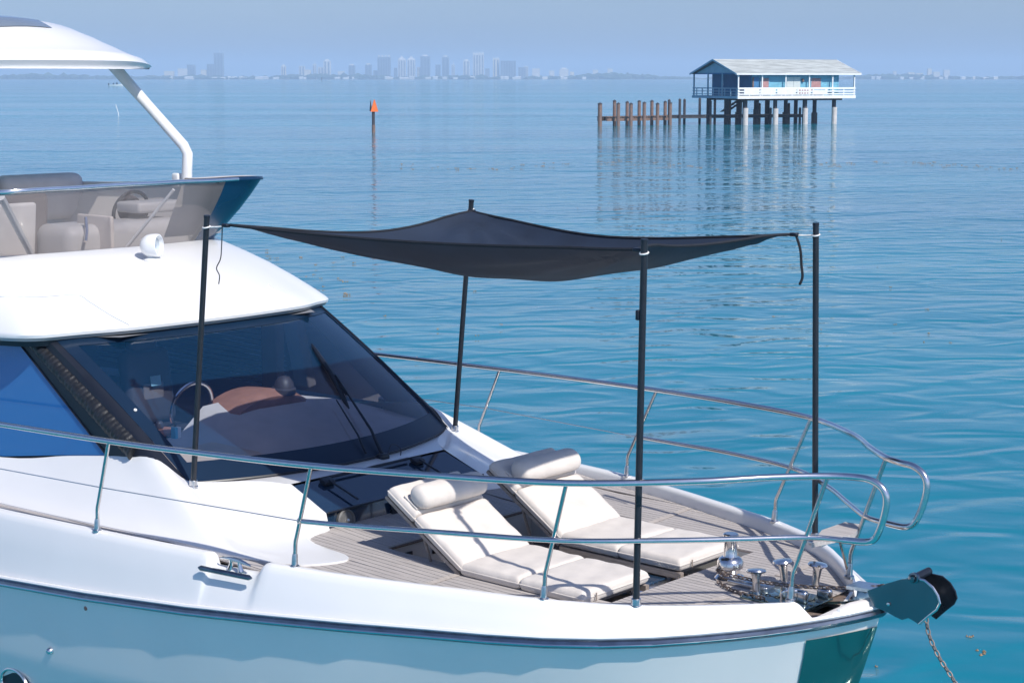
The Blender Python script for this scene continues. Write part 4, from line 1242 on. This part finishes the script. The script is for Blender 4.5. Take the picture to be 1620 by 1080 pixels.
# sun loungers ----------------------------------------------------------
def pad(L, Wd, T, seed, nx=22, ny=16):
    """a stuffed pad lying on z = 0, centred, with soft edges and a few creases"""
    rnd_ = random.Random(seed)
    ph = [rnd_.uniform(0, 6) for _ in range(6)]
    def co(k, n):   # crowd the rows towards the edges
        t = -1 + 2 * k / n
        return math.copysign(1 - (1 - abs(t)) ** 1.7, t)
    rows_t, rows_b = [], []
    for i in range(nx + 1):
        a = co(i, nx)
        rt, rb = [], []
        for j in range(ny + 1):
            b = co(j, ny)
            k = max(0, 1 - abs(a) ** 20) ** 0.40 * max(0, 1 - abs(b) ** 24) ** 0.40
            wr = 0.0025 * math.sin(a * 9 + ph[0] + b * 4) + 0.002 * math.sin(b * 13 + ph[1]) + 0.003 * math.sin(a * 4 + ph[2]) * math.sin(b * 3 + ph[3])
            pin = 1 - 0.012 * (1 - k)
            rt.append(Vector((a * L / 2 * pin, b * Wd / 2 * pin, T * 0.5 + k * (T * 0.5 + wr + 0.003 * (1 - a * a) * (1 - b * b)))))
            rb.append(Vector((a * L / 2 * pin, b * Wd / 2 * pin, T * 0.5 - k * T * 0.48)))
        rows_t.append(rt)
        rows_b.append(rb)
    return rows_t, rows_b
def place(rows_, org, dx, dz):
    """local x along dx, y along +y, z along dz"""
    return [[org + dx * p.x + Vector((0, 1, 0)) * p.y + dz * p.z for p in r] for r in rows_]
def lounger(y0, y1, label, seed, back_lift=0.0):
    yc, wd = (y0 + y1) / 2, (y1 - y0)
    org = Vector((-1.3, yc, FZ))
    t = thing('sun_lounger', org, label, 'sun lounger', 'cream sun loungers on the foredeck')
    zb = 2.105                       # top of the wooden frame, flat part
    hx = -1.47                       # hinge
    ang = math.atan2(0.43 + back_lift, 0.70)
    bd = Vector((-math.cos(ang), 0, math.sin(ang)))
    bn = Vector((math.sin(ang), 0, math.cos(ang)))
    ex, ez = Vector((1, 0, 0)), Vector((0, 0, 1))
    T = 0.095
    def cushion(name, L, org_, dx, dz, s_, m=M_CUSH, w_=wd, T_=T):
        a, b = pad(L, w_, T_, s_)
        c = MB().grid(place(a, org_, dx, dz)).grid(place(b, org_, dx, dz)).build(name, m, t, off=org, angle=70)
        ry = [place([r], org_, dx, dz)[0] for r in a]
        ring = ry[0] + [r[-1] for r in ry[1:-1]] + list(reversed(ry[-1])) + [r[0] for r in reversed(ry[1:-1])]
        MB().tube(ring, 0.005, 5, closed=True).build('piping', m, c, off=org)
        return c
    flat = 1.03
    cushion('seat_cushion', 0.51, Vector((hx + 0.255, yc, zb)), ex, ez, seed + 1)
    cushion('leg_cushion', 0.52, Vector((hx + 0.51 + 0.26, yc, zb)), ex, ez, seed + 2)
    h0 = Vector((hx - 0.005, yc, zb + 0.012))
    cushion('back_cushion', 0.50, h0 + bd * 0.25, bd, bn, seed + 3)
    cushion('head_cushion', 0.29, h0 + bd * 0.645, bd, bn, seed + 4)
    # bolster across the head end
    bc = h0 + bd * 0.57 + bn * (T + 0.072)
    rows_ = []
    for i in range(25):
        s_ = -1 + 2 * i / 24
        s_ = math.copysign(1 - (1 - abs(s_)) ** 1.6, s_)
        r_ = 0.082 * max(0.0, 1 - abs(s_) ** 16) ** 0.40 * (1 + 0.012 * math.sin(s_ * 11 + seed))
        rows_.append([bc + Vector((0, s_ * (wd * 0.5 - 0.02), 0)) + (bd * math.cos(a_) * 1.12 + bn * math.sin(a_) * 0.92) * r_ for a_ in [2 * math.pi * k / 20 for k in range(20)]])
    MB().grid(rows_, close=True).build('bolster', M_CUSH, t, off=org, angle=80)
    MB().rbox(h0 + bd * 0.60 + bn * (T + 0.004) , (0.14, wd - 0.05, 0.012), 0.004, rot=Matrix.Rotation(ang, 3, 'Y')).build('bolster_flap', M_CUSH, t, off=org)
    # wooden frame and slats
    for sy in (y0 + 0.025, y1 - 0.025):
        MB().box((hx + flat / 2, sy, zb - 0.022), (flat, 0.035, 0.040)).build('side_rail', M_WOOD, t, off=org, smooth=False)
        MB().box(h0 + bd * 0.395 - bn * 0.010 + Vector((0, sy - yc, 0)), (0.79, 0.03, 0.022), Matrix.Rotation(ang, 3, 'Y')).build('back_rail', M_WOOD, t, off=org, smooth=False)
    for k in range(7):
        MB().box((hx + 0.08 + k * 0.145, yc, zb - 0.012), (0.07, wd - 0.09, 0.016)).build('slat', M_WOOD, t, off=org, smooth=False)
    for k in range(5):
        MB().box(h0 + bd * (0.08 + k * 0.15) - bn * 0.012, (0.07, wd - 0.09, 0.016), Matrix.Rotation(ang, 3, 'Y')).build('slat', M_WOOD, t, off=org, smooth=False)
    # legs stand on the floor of the well
    for lx in (hx + 0.06, hx + flat - 0.12):
        for sy in (max(y0 + 0.05, WY0 + 0.03), min(y1 - 0.05, WY1 - 0.03)):
            MB().box((lx, sy, (FZ + 0.01 + zb - 0.04) / 2), (0.035, 0.03, zb - 0.04 - FZ - 0.01)).build('leg', M_WOOD, t, off=org, smooth=False)
    # back prop
    MB().tube([h0 + bd * 0.55 - bn * 0.04 + Vector((0, 0.2, 0)), (hx - 0.30, yc + 0.2, FZ + 0.012)], 0.010, 8).build('back_prop', M_WOOD, t, off=org)
    MB().tube([h0 + bd * 0.55 - bn * 0.04 + Vector((0, -0.2, 0)), (hx - 0.30, yc - 0.2, FZ + 0.012)], 0.010, 8).build('back_prop', M_WOOD, t, off=org)
    # maker's loop at the foot
    MB().box((hx + flat + 0.012, y0 + 0.12, zb + 0.045), (0.006, 0.008, 0.05)).build('pull_tab', M_WOOD, t, off=org, smooth=False)
    return t
lounger(-0.985, -0.305, 'near cream padded sun lounger with its bolster half in sunlight', 10)
lounger(0.02, 0.70, 'far cream padded sun lounger with its bolster wholly in the shade', 30, 0.01)

# anchor chain ----------------------------------------------------------
def link_mesh(name, m, L=0.046, Wd=0.032, r=0.0052):
    pts = []
    h = L / 2 - Wd / 2
    for k in range(8):
        a = math.pi * k / 7 - math.pi / 2
        pts.append(Vector((h + (Wd / 2 - r) * math.cos(a), (Wd / 2 - r) * math.sin(a), 0)))
    for k in range(8):
        a = math.pi * k / 7 + math.pi / 2
        pts.append(Vector((-h + (Wd / 2 - r) * math.cos(a), (Wd / 2 - r) * math.sin(a), 0)))
    o = MB().tube(pts, r, 6, closed=True).build(name, m)
    me_ = o.data
    bpy.data.objects.remove(o)
    return me_
def chain(path, me_, root, org, pitch=0.034):
    path = spline(path, 12)
    dist = 0.0
    nxt = 0.0
    k = 0
    for p, q in zip(path, path[1:]):
        seg = (q - p).length
        while nxt <= dist + seg:
            c = p.lerp(q, (nxt - dist) / seg)
            d = (q - p).normalized()
            rot = d.to_track_quat('X', 'Z')
            o = link('link', me_, root)
            o.rotation_mode = 'QUATERNION'
            o.location = c - org
            from mathutils import Quaternion
            o.rotation_quaternion = rot @ Quaternion((1, 0, 0), (math.pi / 2 if k % 2 else 0.0) + 0.5)
            nxt += pitch
            k += 1
        dist += seg
LD = link_mesh('link_dark', M_CHAIND)
LG = link_mesh('link_grey', M_CHAIN)
org = wp.copy()
CH = thing('anchor_chain', org, 'steel anchor chain running from windlass over the bow roller into the water', 'chain')
zc = zd(0.2) + 0.05
chain([wp + Vector((-0.02, 0.085, 0.06)), wp + Vector((-0.085, 0.0, 0.06)), wp + Vector((-0.02, -0.085, 0.06)), wp + Vector((0.10, -0.075, 0.055)), (0.25, 0.01, zc + 0.01), (0.5, 0.02, 2.20), (0.72, 0.02, 2.235), (0.95, 0.02, 2.28), (1.15, 0.02, 2.345), (1.25, 0.02, 2.375), (1.315, 0.02, 2.35), (1.345, 0.02, 2.28), (1.338, 0.02, 2.18)], LD, CH, org)
chain([(1.338, 0.02, 2.16), (1.36, 0.02, 2.07), (1.43, 0.02, 1.95), (1.56, 0.02, 1.79), (1.80, 0.02, 1.42), (2.15, 0.02, 0.8), (2.55, 0.02, -0.05)], LG, CH, org)
chain([wp + Vector((0.02, -0.15, 0.02)), (0.05, -0.13, zd(0) + 0.016), (0.2, -0.17, zd(0.1) + 0.016), (0.36, -0.20, zd(0.3) + 0.03)], LD, CH, org)

# ================================================================== OUT ON THE WATER
# stilt house ----------------------------------------------------------
M_TURQ = mat('turquoise_boards', (0.17, 0.43, 0.55), 0.8, var=0.14, vscale=1.2, stretch=(1, 1, 5))
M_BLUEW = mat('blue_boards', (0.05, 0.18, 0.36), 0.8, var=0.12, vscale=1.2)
M_WHITEP = mat('white_paint', (0.80, 0.80, 0.78), 0.6, var=0.06, vscale=2)
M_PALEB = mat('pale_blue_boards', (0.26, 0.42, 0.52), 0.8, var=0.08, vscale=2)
M_SHUT = mat('faded_red_shutter', (0.42, 0.23, 0.22), 0.8, var=0.12, vscale=3)
M_ROOF = mat('weathered_roof', (0.40, 0.43, 0.42), 0.85, var=0.25, vscale=1.4, stretch=(0.4, 2, 2))
M_CONC = mat('pale_concrete_pile', (0.62, 0.56, 0.52), 0.85, var=0.12, vscale=3)
M_PILE = mat('dark_wet_pile', (0.055, 0.05, 0.055), 0.75, var=0.35, vscale=3)
M_PILEB = mat('brown_timber', (0.21, 0.135, 0.105), 0.8, var=0.2, vscale=3)
M_UNDER = mat('grey_underdeck', (0.10, 0.09, 0.09), 0.8, var=0.2, vscale=2)
HN = at(1178, 198, Z=0)
TH = R(25.7)
hz_rot = YAW + TH
SH = thing('stilt_house', HN, 'turquoise wooden house with pale roof standing on piles in the bay', 'house', rz=hz_rot)
SH.scale = (1.093, 1.093, 1.0)
# local frame: x along the long front to the right, y away, front left pile at the origin
U0, U1, V0, V1 = -1.5, 13.2, -0.9, 7.9
ZD, ZE, ZRD = 3.25, 5.80, 7.35
def hp(mb_, name, m, parent=SH, **kw):
    kw.setdefault('smooth', False)
    return mb_.build(name, m, parent, **kw)
def rod(mb_, x, y_, z0, z1, r, n=8):
    return mb_.tube([(x, y_, z0), (x, y_, z1)], r, n)
hdeck = hp(MB().box(((U0 + U1) / 2, (V0 + V1) / 2, ZD - 0.09), (U1 - U0, V1 - V0, 0.18)), 'porch_deck', M_UNDER)
hp(MB().box(((U0 + U1) / 2, V0 - 0.04, ZD - 0.14), (U1 - U0 + 0.06, 0.08, 0.34)), 'deck_fascia', M_WHITEP, hdeck)
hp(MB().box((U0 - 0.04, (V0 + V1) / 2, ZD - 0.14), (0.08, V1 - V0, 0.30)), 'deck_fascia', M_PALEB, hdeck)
for yy in (0.1, 3.5, 6.9):
    hp(MB().box(((U0 + U1) / 2 + 0.3, yy, ZD - 0.36), (U1 - U0 - 2.6, 0.22, 0.34)), 'beam', M_PILE, hdeck)
# piles: three rows
rnd = random.Random(5)
for i in range(4):
    for j, yy in enumerate((0.0, 3.5, 7.0)):
        x = i * 3.72 + (0.0 if j else 0.0)
        pl_ = hp(rod(MB(), x, yy, -1.2, ZD - 0.3, 0.25 + rnd.uniform(-0.03, 0.03), 10), 'pile', M_PILE, smooth=True)
        if j == 0:
            hp(rod(MB(), x + 0.04, yy - 0.05, -1.0, 1.78 + rnd.uniform(-0.12, 0.2), 0.29, 10), 'concrete_jacket', M_CONC, pl_, smooth=True)
        elif rnd.random() < 0.7:
            hp(rod(MB(), x, yy, -1.0, 1.25 + rnd.uniform(-0.1, 0.5), 0.34, 10), 'concrete_jacket', M_UNDER, pl_, smooth=True)
# walls set back behind the porch
wx0, wx1, wy0, wy1 = 0.55, 11.4, -0.42, 7.3
wall = hp(MB().box(((wx0 + wx1) / 2, wy0 + 0.06, (ZD + ZE) / 2), (wx1 - wx0, 0.12, ZE - ZD)), 'front_wall', M_TURQ)
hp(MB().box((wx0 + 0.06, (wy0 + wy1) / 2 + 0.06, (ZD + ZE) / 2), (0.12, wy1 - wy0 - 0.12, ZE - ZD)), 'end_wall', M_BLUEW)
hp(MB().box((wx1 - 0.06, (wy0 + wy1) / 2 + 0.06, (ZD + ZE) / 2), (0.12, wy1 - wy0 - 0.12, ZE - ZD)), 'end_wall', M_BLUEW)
hp(MB().box(((wx0 + wx1) / 2, wy1, (ZD + ZE) / 2), (wx1 - wx0 - 0.3, 0.12, ZE - ZD)), 'back_wall', M_TURQ)
hp(MB().box((0.95, wy0 - 0.03, ZD + 1.05), (0.75, 0.06, 2.1)), 'dark_blue_panel', M_BLUEW, wall)
hp(MB().box((0.62, wy0 - 0.08, ZD + 1.05), (0.16, 0.05, 2.05)), 'door_post', M_PILEB, wall)
for xx, w_ in ((2.05, 0.95), (8.45, 1.2)):
    f_ = hp(MB().box((xx, wy0 - 0.035, ZD + 1.25), (w_, 0.07, 1.45)), 'shutter', M_SHUT, wall)
    for s_ in (-1, 1):
        hp(MB().box((xx + s_ * (w_ / 2 + 0.06), wy0 - 0.03, ZD + 1.25), (0.10, 0.09, 1.5)), 'shutter_frame', M_TURQ, wall)
for xx in (5.2, 6.05):
    hp(MB().box((xx, wy0 - 0.035, ZD + 1.08), (0.82, 0.07, 2.05)), 'double_door', mat('pale_door', (0.55, 0.60, 0.58), 0.7, var=0.05), wall)
hp(MB().rbox((6.75, wy0 - 0.12, ZD + 1.75), (0.22, 0.2, 0.35), 0.04), 'wall_lamp', M_PILEB, wall)
for k in range(9):
    hp(MB().box((wx0 + 0.7 + k * 1.25, wy0 - 0.008, (ZD + ZE) / 2), (0.03, 0.03, ZE - ZD)), 'wall_batten', M_TURQ, wall)
# porch posts
for xx in (U0 + 0.1, 1.5, 4.4, 7.35, 10.3, U1 - 0.1):
    hp(MB().box((xx, V0 + 0.08, (ZD + ZE) / 2), (0.13, 0.13, ZE - ZD)), 'porch_post', M_WHITEP)
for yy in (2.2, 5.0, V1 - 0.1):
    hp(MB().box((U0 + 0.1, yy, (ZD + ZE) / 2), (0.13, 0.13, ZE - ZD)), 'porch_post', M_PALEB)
hp(MB().box((U1 - 0.1, V1 - 0.1, (ZD + ZE) / 2), (0.13, 0.13, ZE - ZD)), 'porch_post', M_WHITEP)
# railings: three boards, solid panels along the middle
RL = hp(MB().box(((U0 + U1) / 2, V0 - 0.02, ZD + 0.84), (U1 - U0, 0.06, 0.20)), 'front_railing', M_WHITEP)
for z in (0.50, 0.20):
    hp(MB().box(((U0 + U1) / 2, V0 - 0.015, ZD + z), (U1 - U0, 0.05, 0.15)), 'rail_board', M_WHITEP, RL)
for k in range(12):
    hp(MB().box((U0 + 0.15 + k * (U1 - U0 - 0.3) / 11, V0 + 0.03, ZD + 0.45), (0.12, 0.06, 0.9)), 'rail_post', M_WHITEP, RL)
for x0_, x1_ in ((-0.75, 1.1), (1.3, 3.1), (3.3, 5.6), (5.8, 7.5), (7.7, 9.6)):
    hp(MB().box(((x0_ + x1_) / 2, V0 - 0.055, ZD + 0.50), (x1_ - x0_, 0.02, 0.78)), 'rail_panel', M_WHITEP, RL)
for k in range(4):      # faded red lettering on one panel, too far off to read
    for z in (0.62, 0.30):
        hp(MB().box((6.1 + k * 0.33, V0 - 0.07, ZD + z), (0.22 - 0.05 * (k % 2), 0.01, 0.15)), 'faded_lettering', M_SHUT, RL)
hp(MB().box((8.6, V0 - 0.07, ZD + 0.68), (1.4, 0.01, 0.07)), 'faded_lettering', M_PALEB, RL)
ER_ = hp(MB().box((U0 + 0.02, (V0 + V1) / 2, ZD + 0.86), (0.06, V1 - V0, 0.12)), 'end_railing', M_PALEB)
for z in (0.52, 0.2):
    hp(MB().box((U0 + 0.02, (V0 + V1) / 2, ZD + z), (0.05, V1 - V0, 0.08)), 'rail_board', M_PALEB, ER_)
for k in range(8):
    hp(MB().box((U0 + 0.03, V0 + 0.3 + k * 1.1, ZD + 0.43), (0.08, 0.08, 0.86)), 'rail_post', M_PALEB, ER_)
hp(MB().box((U1 - 0.02, (V0 + V1) / 2, ZD + 0.86), (0.06, V1 - V0, 0.14)), 'end_railing', M_WHITEP)
# gabled roof of lapped courses
RX0, RX1, RY0, RY1 = U0 - 0.25, U1 + 0.55, V0 - 0.14, V1 + 0.14
ymid = (RY0 + RY1) / 2
zE0 = ZE - 0.10
roof = hp(MB().prism([(RX0, RY0, zE0), (RX0, ymid, ZRD - 0.06), (RX0, RY1, zE0), (RX0, RY1 - 0.35, zE0), (RX0, ymid, ZRD - 0.30), (RX0, RY0 + 0.35, zE0)], (RX1 - RX0, 0, 0)), 'roof', M_UNDER)
NC = 9
for sgn in (-1, 1):
    ye = RY0 if sgn < 0 else RY1
    for k in range(NC):
        t0, t1 = k / NC, (k + 1) / NC + 0.02
        ya, yb = ye + (ymid - ye) * t0, ye + (ymid - ye) * min(1, t1)
        za, zb_ = zE0 + (ZRD - zE0) * t0 + 0.06, zE0 + (ZRD - zE0) * min(1, t1) + 0.035
        hp(MB().prism([(RX0 - 0.05, ya, za), (RX0 - 0.05, yb, zb_), (RX0 - 0.05, yb, zb_ - 0.04), (RX0 - 0.05, ya, za - 0.05)], (RX1 - RX0 + 0.1, 0, 0)), 'roof_course', M_ROOF, roof)
hp(MB().box(((RX0 + RX1) / 2, RY0 - 0.03, zE0 - 0.02), (RX1 - RX0, 0.06, 0.16)), 'eave_board', M_WHITEP, roof)
for xx in (RX0 - 0.09, RX1 + 0.06):
    for ye in (RY0, RY1):
        hp(MB().prism([(xx, ye, zE0 - 0.10), (xx, ye, zE0 + 0.10), (xx, ymid, ZRD + 0.05), (xx, ymid, ZRD - 0.15)], (0.05, 0, 0)), 'barge_board', M_WHITEP if (ye == RY0 and xx > 0) else M_PALEB, roof)
hp(MB().prism([(U0 + 0.1, V0 + 0.1, ZE), (U0 + 0.1, V1 - 0.1, ZE), (U0 + 0.1, ymid, ZRD - 0.28)], (0.10, 0, 0)), 'gable_board', M_PALEB)
hp(MB().prism([(U1 - 0.2, V0 + 0.1, ZE), (U1 - 0.2, V1 - 0.1, ZE), (U1 - 0.2, ymid, ZRD - 0.28)], (0.10, 0, 0)), 'gable_board', M_WHITEP)
hp(MB().box((U0 + 0.16, (V0 + V1) / 2, ZE - 0.05), (0.12, V1 - V0 - 0.3, 0.16)), 'tie_beam', M_BLUEW)
hp(MB().box(((U0 + U1) / 2, V0 + 0.1, ZE - 0.06), (U1 - U0, 0.12, 0.14)), 'porch_plate', M_TURQ)
# stair up from the dock under the house
stair = hp(MB().prism([(0.9, 5.2, 1.35), (1.3, 5.2, 1.35), (4.0, 5.2, ZD - 0.2), (3.6, 5.2, ZD - 0.2)], (0, 0.08, 0)), 'stair', M_PILE)
hp(MB().prism([(0.9, 6.2, 1.35), (1.3, 6.2, 1.35), (4.0, 6.2, ZD - 0.2), (3.6, 6.2, ZD - 0.2)], (0, 0.08, 0)), 'stringer', M_PILE, stair)
for k in range(8):
    hp(MB().box((1.15 + k * 0.34, 5.74, 1.45 + k * 0.232), (0.30, 0.9, 0.05)), 'stair_tread', M_PILEB, stair)

# jetty: the near limb with paired piles, and a low walk under the house ---------
J0, J1 = at(950, 200.3, Z=0), at(1062, 198, Z=0)
JT = thing('jetty', J0, 'brown timber jetty with paired piles running to the stilt house', 'jetty')
jd = (J1 - J0)
jl = jd.length
jd.normalize()
jn = Vector((-jd.y, jd.x, 0))
if jn.dot(FV) < 0: jn = -jn
zj = 1.02
for k in range(int((jl - 1) / 0.42)):
    c = J0 + jd * (1.1 + k * 0.42) + jn * 0.9 + Vector((0, 0, zj))
    MB().box(c, (0.36, 1.9, 0.07), Matrix.Rotation(math.atan2(jd.y, jd.x), 3, 'Z')).build('deck_board', M_PILEB, JT, off=J0, smooth=False)
for q in (0.15, 1.75):
    c = J0 + jd * (jl / 2 + 0.5) + jn * q + Vector((0, 0, zj - 0.26))
    MB().box(c, (jl - 1.0, 0.14, 0.42), Matrix.Rotation(math.atan2(jd.y, jd.x), 3, 'Z')).build('bearer', M_PILEB, JT, off=J0, smooth=False)
rnd = random.Random(9)
def jpile(p, h, r=0.17, m=M_PILEB):
    o = rod(MB(), p.x, p.y, -1.0, h, r, 8).build('pile', m, JT, off=J0)
    MB().tube([(p.x, p.y, h), (p.x, p.y, h + 0.06), (p.x, p.y, h + 0.20)], [r * 1.12, r * 1.1, 0.02], 8).build('pile_cap', M_PILE, o, off=J0)
for k in range(6):
    jpile(at((949, 978, 998, 1019, 1040, 1060)[k], 200.5 - 0.4 * k, Z=0), 2.42 + rnd.uniform(-0.06, 0.08), 0.24 if k == 0 else 0.20)
for k in range(5):
    jpile(at((972, 992, 1011, 1031, 1052)[k], 199.2 - 0.35 * k, Z=0), 2.60 + rnd.uniform(-0.08, 0.1), 0.19)
W0, W1 = J1 + jn * 0.9, HN + BV * 7.5 + FV * 7.0
wd_ = (W1 - W0)
wlen = wd_.length
wd_.normalize()
for k in range(int(wlen / 0.8)):
    c = W0 + wd_ * (0.4 + k * 0.8) + Vector((0, 0, 1.06))
    MB().box(c, (0.72, 1.5, 0.08), Matrix.Rotation(math.atan2(wd_.y, wd_.x), 3, 'Z')).build('walk_board', M_PILEB if k > 8 else M_PILE, JT, off=J0, smooth=False)
wn_ = Vector((-wd_.y, wd_.x, 0))
for q in (-0.6, 0.6):
    MB().box(W0 + wd_ * (wlen / 2) + wn_ * q + Vector((0, 0, 0.90)), (wlen, 0.14, 0.34), Matrix.Rotation(math.atan2(wd_.y, wd_.x), 3, 'Z')).build('walk_bearer', M_PILE, JT, off=J0, smooth=False)
for k in range(9):
    t = (k + 0.4) / 9
    jpile(W0 + wd_ * (wlen * t) + wn_ * 0.85, 2.75 + rnd.uniform(-0.2, 0.2) if k < 5 else 2.2, 0.15, M_PILE if k < 3 else M_PILEB)
    if k % 2 == 0:
        jpile(W0 + wd_ * (wlen * t + 0.5) - wn_ * 0.85, 2.7 + rnd.uniform(-0.2, 0.2) if k < 5 else 1.7, 0.15, M_PILE)

# channel marker ----------------------------------------------------------
CM = at(591, 210, Z=0)
MK = thing('channel_marker', CM, 'dark post in the water with an orange triangular daymark', 'marker')
rod(MB(), CM.x, CM.y, -1.2, 2.55, 0.15, 12).build('post', M_PILE, MK, off=CM)
rod(MB(), CM.x, CM.y, -0.9, 0.75, 0.175, 12).build('weathered_foot', M_PILEB, MK, off=CM)
M_ORNG = mat('orange_board', (0.80, 0.17, 0.03), 0.6, var=0.06, vscale=5)
def tri(c, right, hw, h):
    n = right.cross(Vector((0, 0, 1))).normalized() * 0.03
    return MB().prism([c - right * hw, c + right * hw, c + right * hw * 0.12 + Vector((0, 0, h)), c - right * hw * 0.12 + Vector((0, 0, h))], n)
rt = (BV * 0.86 + FV * 0.5).normalized()
fb = tri(CM + Vector((0, 0, 2.02)) + BV * 0.12 - FV * 0.20, rt, 0.42, 1.15).build('daymark_board', M_ORNG, MK, off=CM, smooth=False)
lf = (BV * 0.35 - FV * 0.94).normalized()
tri(CM + Vector((0, 0, 2.05)) - BV * 0.24 + FV * 0.05, lf, 0.42, 1.05).build('daymark_board', M_PILEB, MK, off=CM, smooth=False)

# leaning white stake, distant boat -----------------------------------------
SP = at(188, 184, Z=0)
SK = thing('channel_stake', SP, 'thin white stake leaning out of the water below the hardtop strut', 'stake')
MB().tube([SP + Vector((0, 0, -0.6)), SP + Vector((0, 0, 0.4)) - BV * 0.05, SP - BV * 0.30 + Vector((0, 0, 1.3)), SP - BV * 0.38 + Vector((0, 0, 1.62))], [0.05, 0.05, 0.042, 0.035], 8).build('stake_pole', M_WHITEP, SK, off=SP)
MB().tube([SP - BV * 0.30 + Vector((0, 0, 1.28)), SP - BV * 0.33 + Vector((0, 0, 1.40))], 0.05, 8).build('reflective_band', M_CORD, SK, off=SP)
BP = at(184, 136.5, Z=0)
BT = thing('small_motorboat', BP, 'tiny white open motorboat far off below the hardtop', 'boat', rz=YAW)
rows = []
for x, w_, zt_ in ((-4.3, 1.0, 0.9), (-2.0, 1.2, 0.95), (1.0, 1.2, 1.05), (3.0, 0.8, 1.3), (4.4, 0.02, 1.6)):
    rows.append([(x, -w_, zt_), (x * 0.96, -w_ * 0.75, 0.1), (x * 0.94, 0, -0.4), (x * 0.96, w_ * 0.75, 0.1), (x, w_, zt_)])
bm_ = MB().grid(rows)
bm_.poly(rows[0])
hb_ = bm_.build('hull', M_WHITEP, BT)
MB().grid([[(-4.25, -0.98, 0.7), (-4.25, 0.98, 0.7)], [(2.6, -0.85, 0.75), (2.6, 0.85, 0.75)]]).build('cockpit_sole', M_UNDER, BT, smooth=False)
MB().rbox((0.4, 0, 1.5), (1.0, 0.9, 1.4), 0.1).build('console', M_NAVY, BT)
MB().rbox((-1.6, 0, 1.35), (0.9, 1.2, 1.2), 0.15).build('leaning_post', M_NAVY, BT)
MB().rbox((-4.7, 0, 1.1), (0.7, 0.5, 1.5), 0.15).build('outboard_engine', M_BLACK, BT)
# small far daymark
FP = far_at(509, 2300)
FM = thing('far_marker', FP, 'tiny dark post far out below the white balcony tower', 'marker')
rod(MB(), FP.x, FP.y, -1, 4.2, 0.35, 8).build('post', M_PILE, FM, off=FP)
MB().box(FP + Vector((0, 0, 4.6)), (1.4, 0.3, 1.4), Matrix.Rotation(YAW, 3, 'Z')).build('board', M_PILE, FM, off=FP, smooth=False)

# floating sargassum ----------------------------------------------------------
M_WEED = mat('sargassum', (0.24, 0.17, 0.10), 0.85, var=0.35, vscale=14)
mb = MB()
rnd = random.Random(4)
spots = [(1555, 1032, 0.035), (1533, 1008, 0.022), (1386, 1055, 0.01), (657, 566, 0.04), (610, 500, 0.03)]
for _ in range(24): spots.append((rnd.uniform(400, 560), rnd.uniform(400, 480), rnd.uniform(0.02, 0.055)))
for k in range(110): spots.append((640 + 9 * k + rnd.gauss(0, 20), 262 + 5 * math.sin(k * 0.13) + rnd.gauss(0, 1.5), rnd.uniform(0.04, 0.10)))
for _ in range(26): spots.append((rnd.uniform(380, 1600), rnd.uniform(280, 560), rnd.uniform(0.01, 0.03)))
for px, py, sz in spots:
    c = at(px, py, Z=0.0)
    for _ in range(5):
        q = c + BV * rnd.gauss(0, sz) + FV * rnd.gauss(0, sz * 1.2)
        n = 7
        ph_ = rnd.uniform(0, 6)
        ring = [q + Vector((math.cos(ph_ + 6.283 * k / n) * sz * rnd.uniform(0.25, 0.8), math.sin(ph_ + 6.283 * k / n) * sz * rnd.uniform(0.25, 0.8), 0.004)) for k in range(n)]
        o_ = len(mb.v)
        mb.v += [q + Vector((0, 0, 0.02 + sz * 0.08))] + ring
        mb.f += [[o_, o_ + 1 + k, o_ + 1 + (k + 1) % n] for k in range(n)]
tag(mb.build('floating_seaweed', M_WEED, smooth=False, recalc=False), 'scattered brown flecks of seaweed drifting on the bay', 'seaweed', kind='stuff')

# the hazy air ----------------------------------------------------------
hm = bpy.data.materials.new('hazy_air')
hm.use_nodes = True
nt = hm.node_tree
nt.nodes.remove(nt.nodes['Principled BSDF'])
pv = nt.nodes.new('ShaderNodeVolumePrincipled')
pv.inputs['Color'].default_value = (0.64, 0.78, 0.98, 1)
pv.inputs['Density'].default_value = 0.00026
pv.inputs['Anisotropy'].default_value = 0.0
nt.links.new(pv.outputs[0], nt.nodes['Material Output'].inputs['Volume'])
mb = MB().box((WC.x, WC.y, 60 - 2.2), (half * 2 + 60, half * 2 + 60, 124))
hz = mb.build('haze', hm, smooth=False)
tag(hz, 'pale blue haze lying over the bay and the far shore', 'haze', kind='stuff')
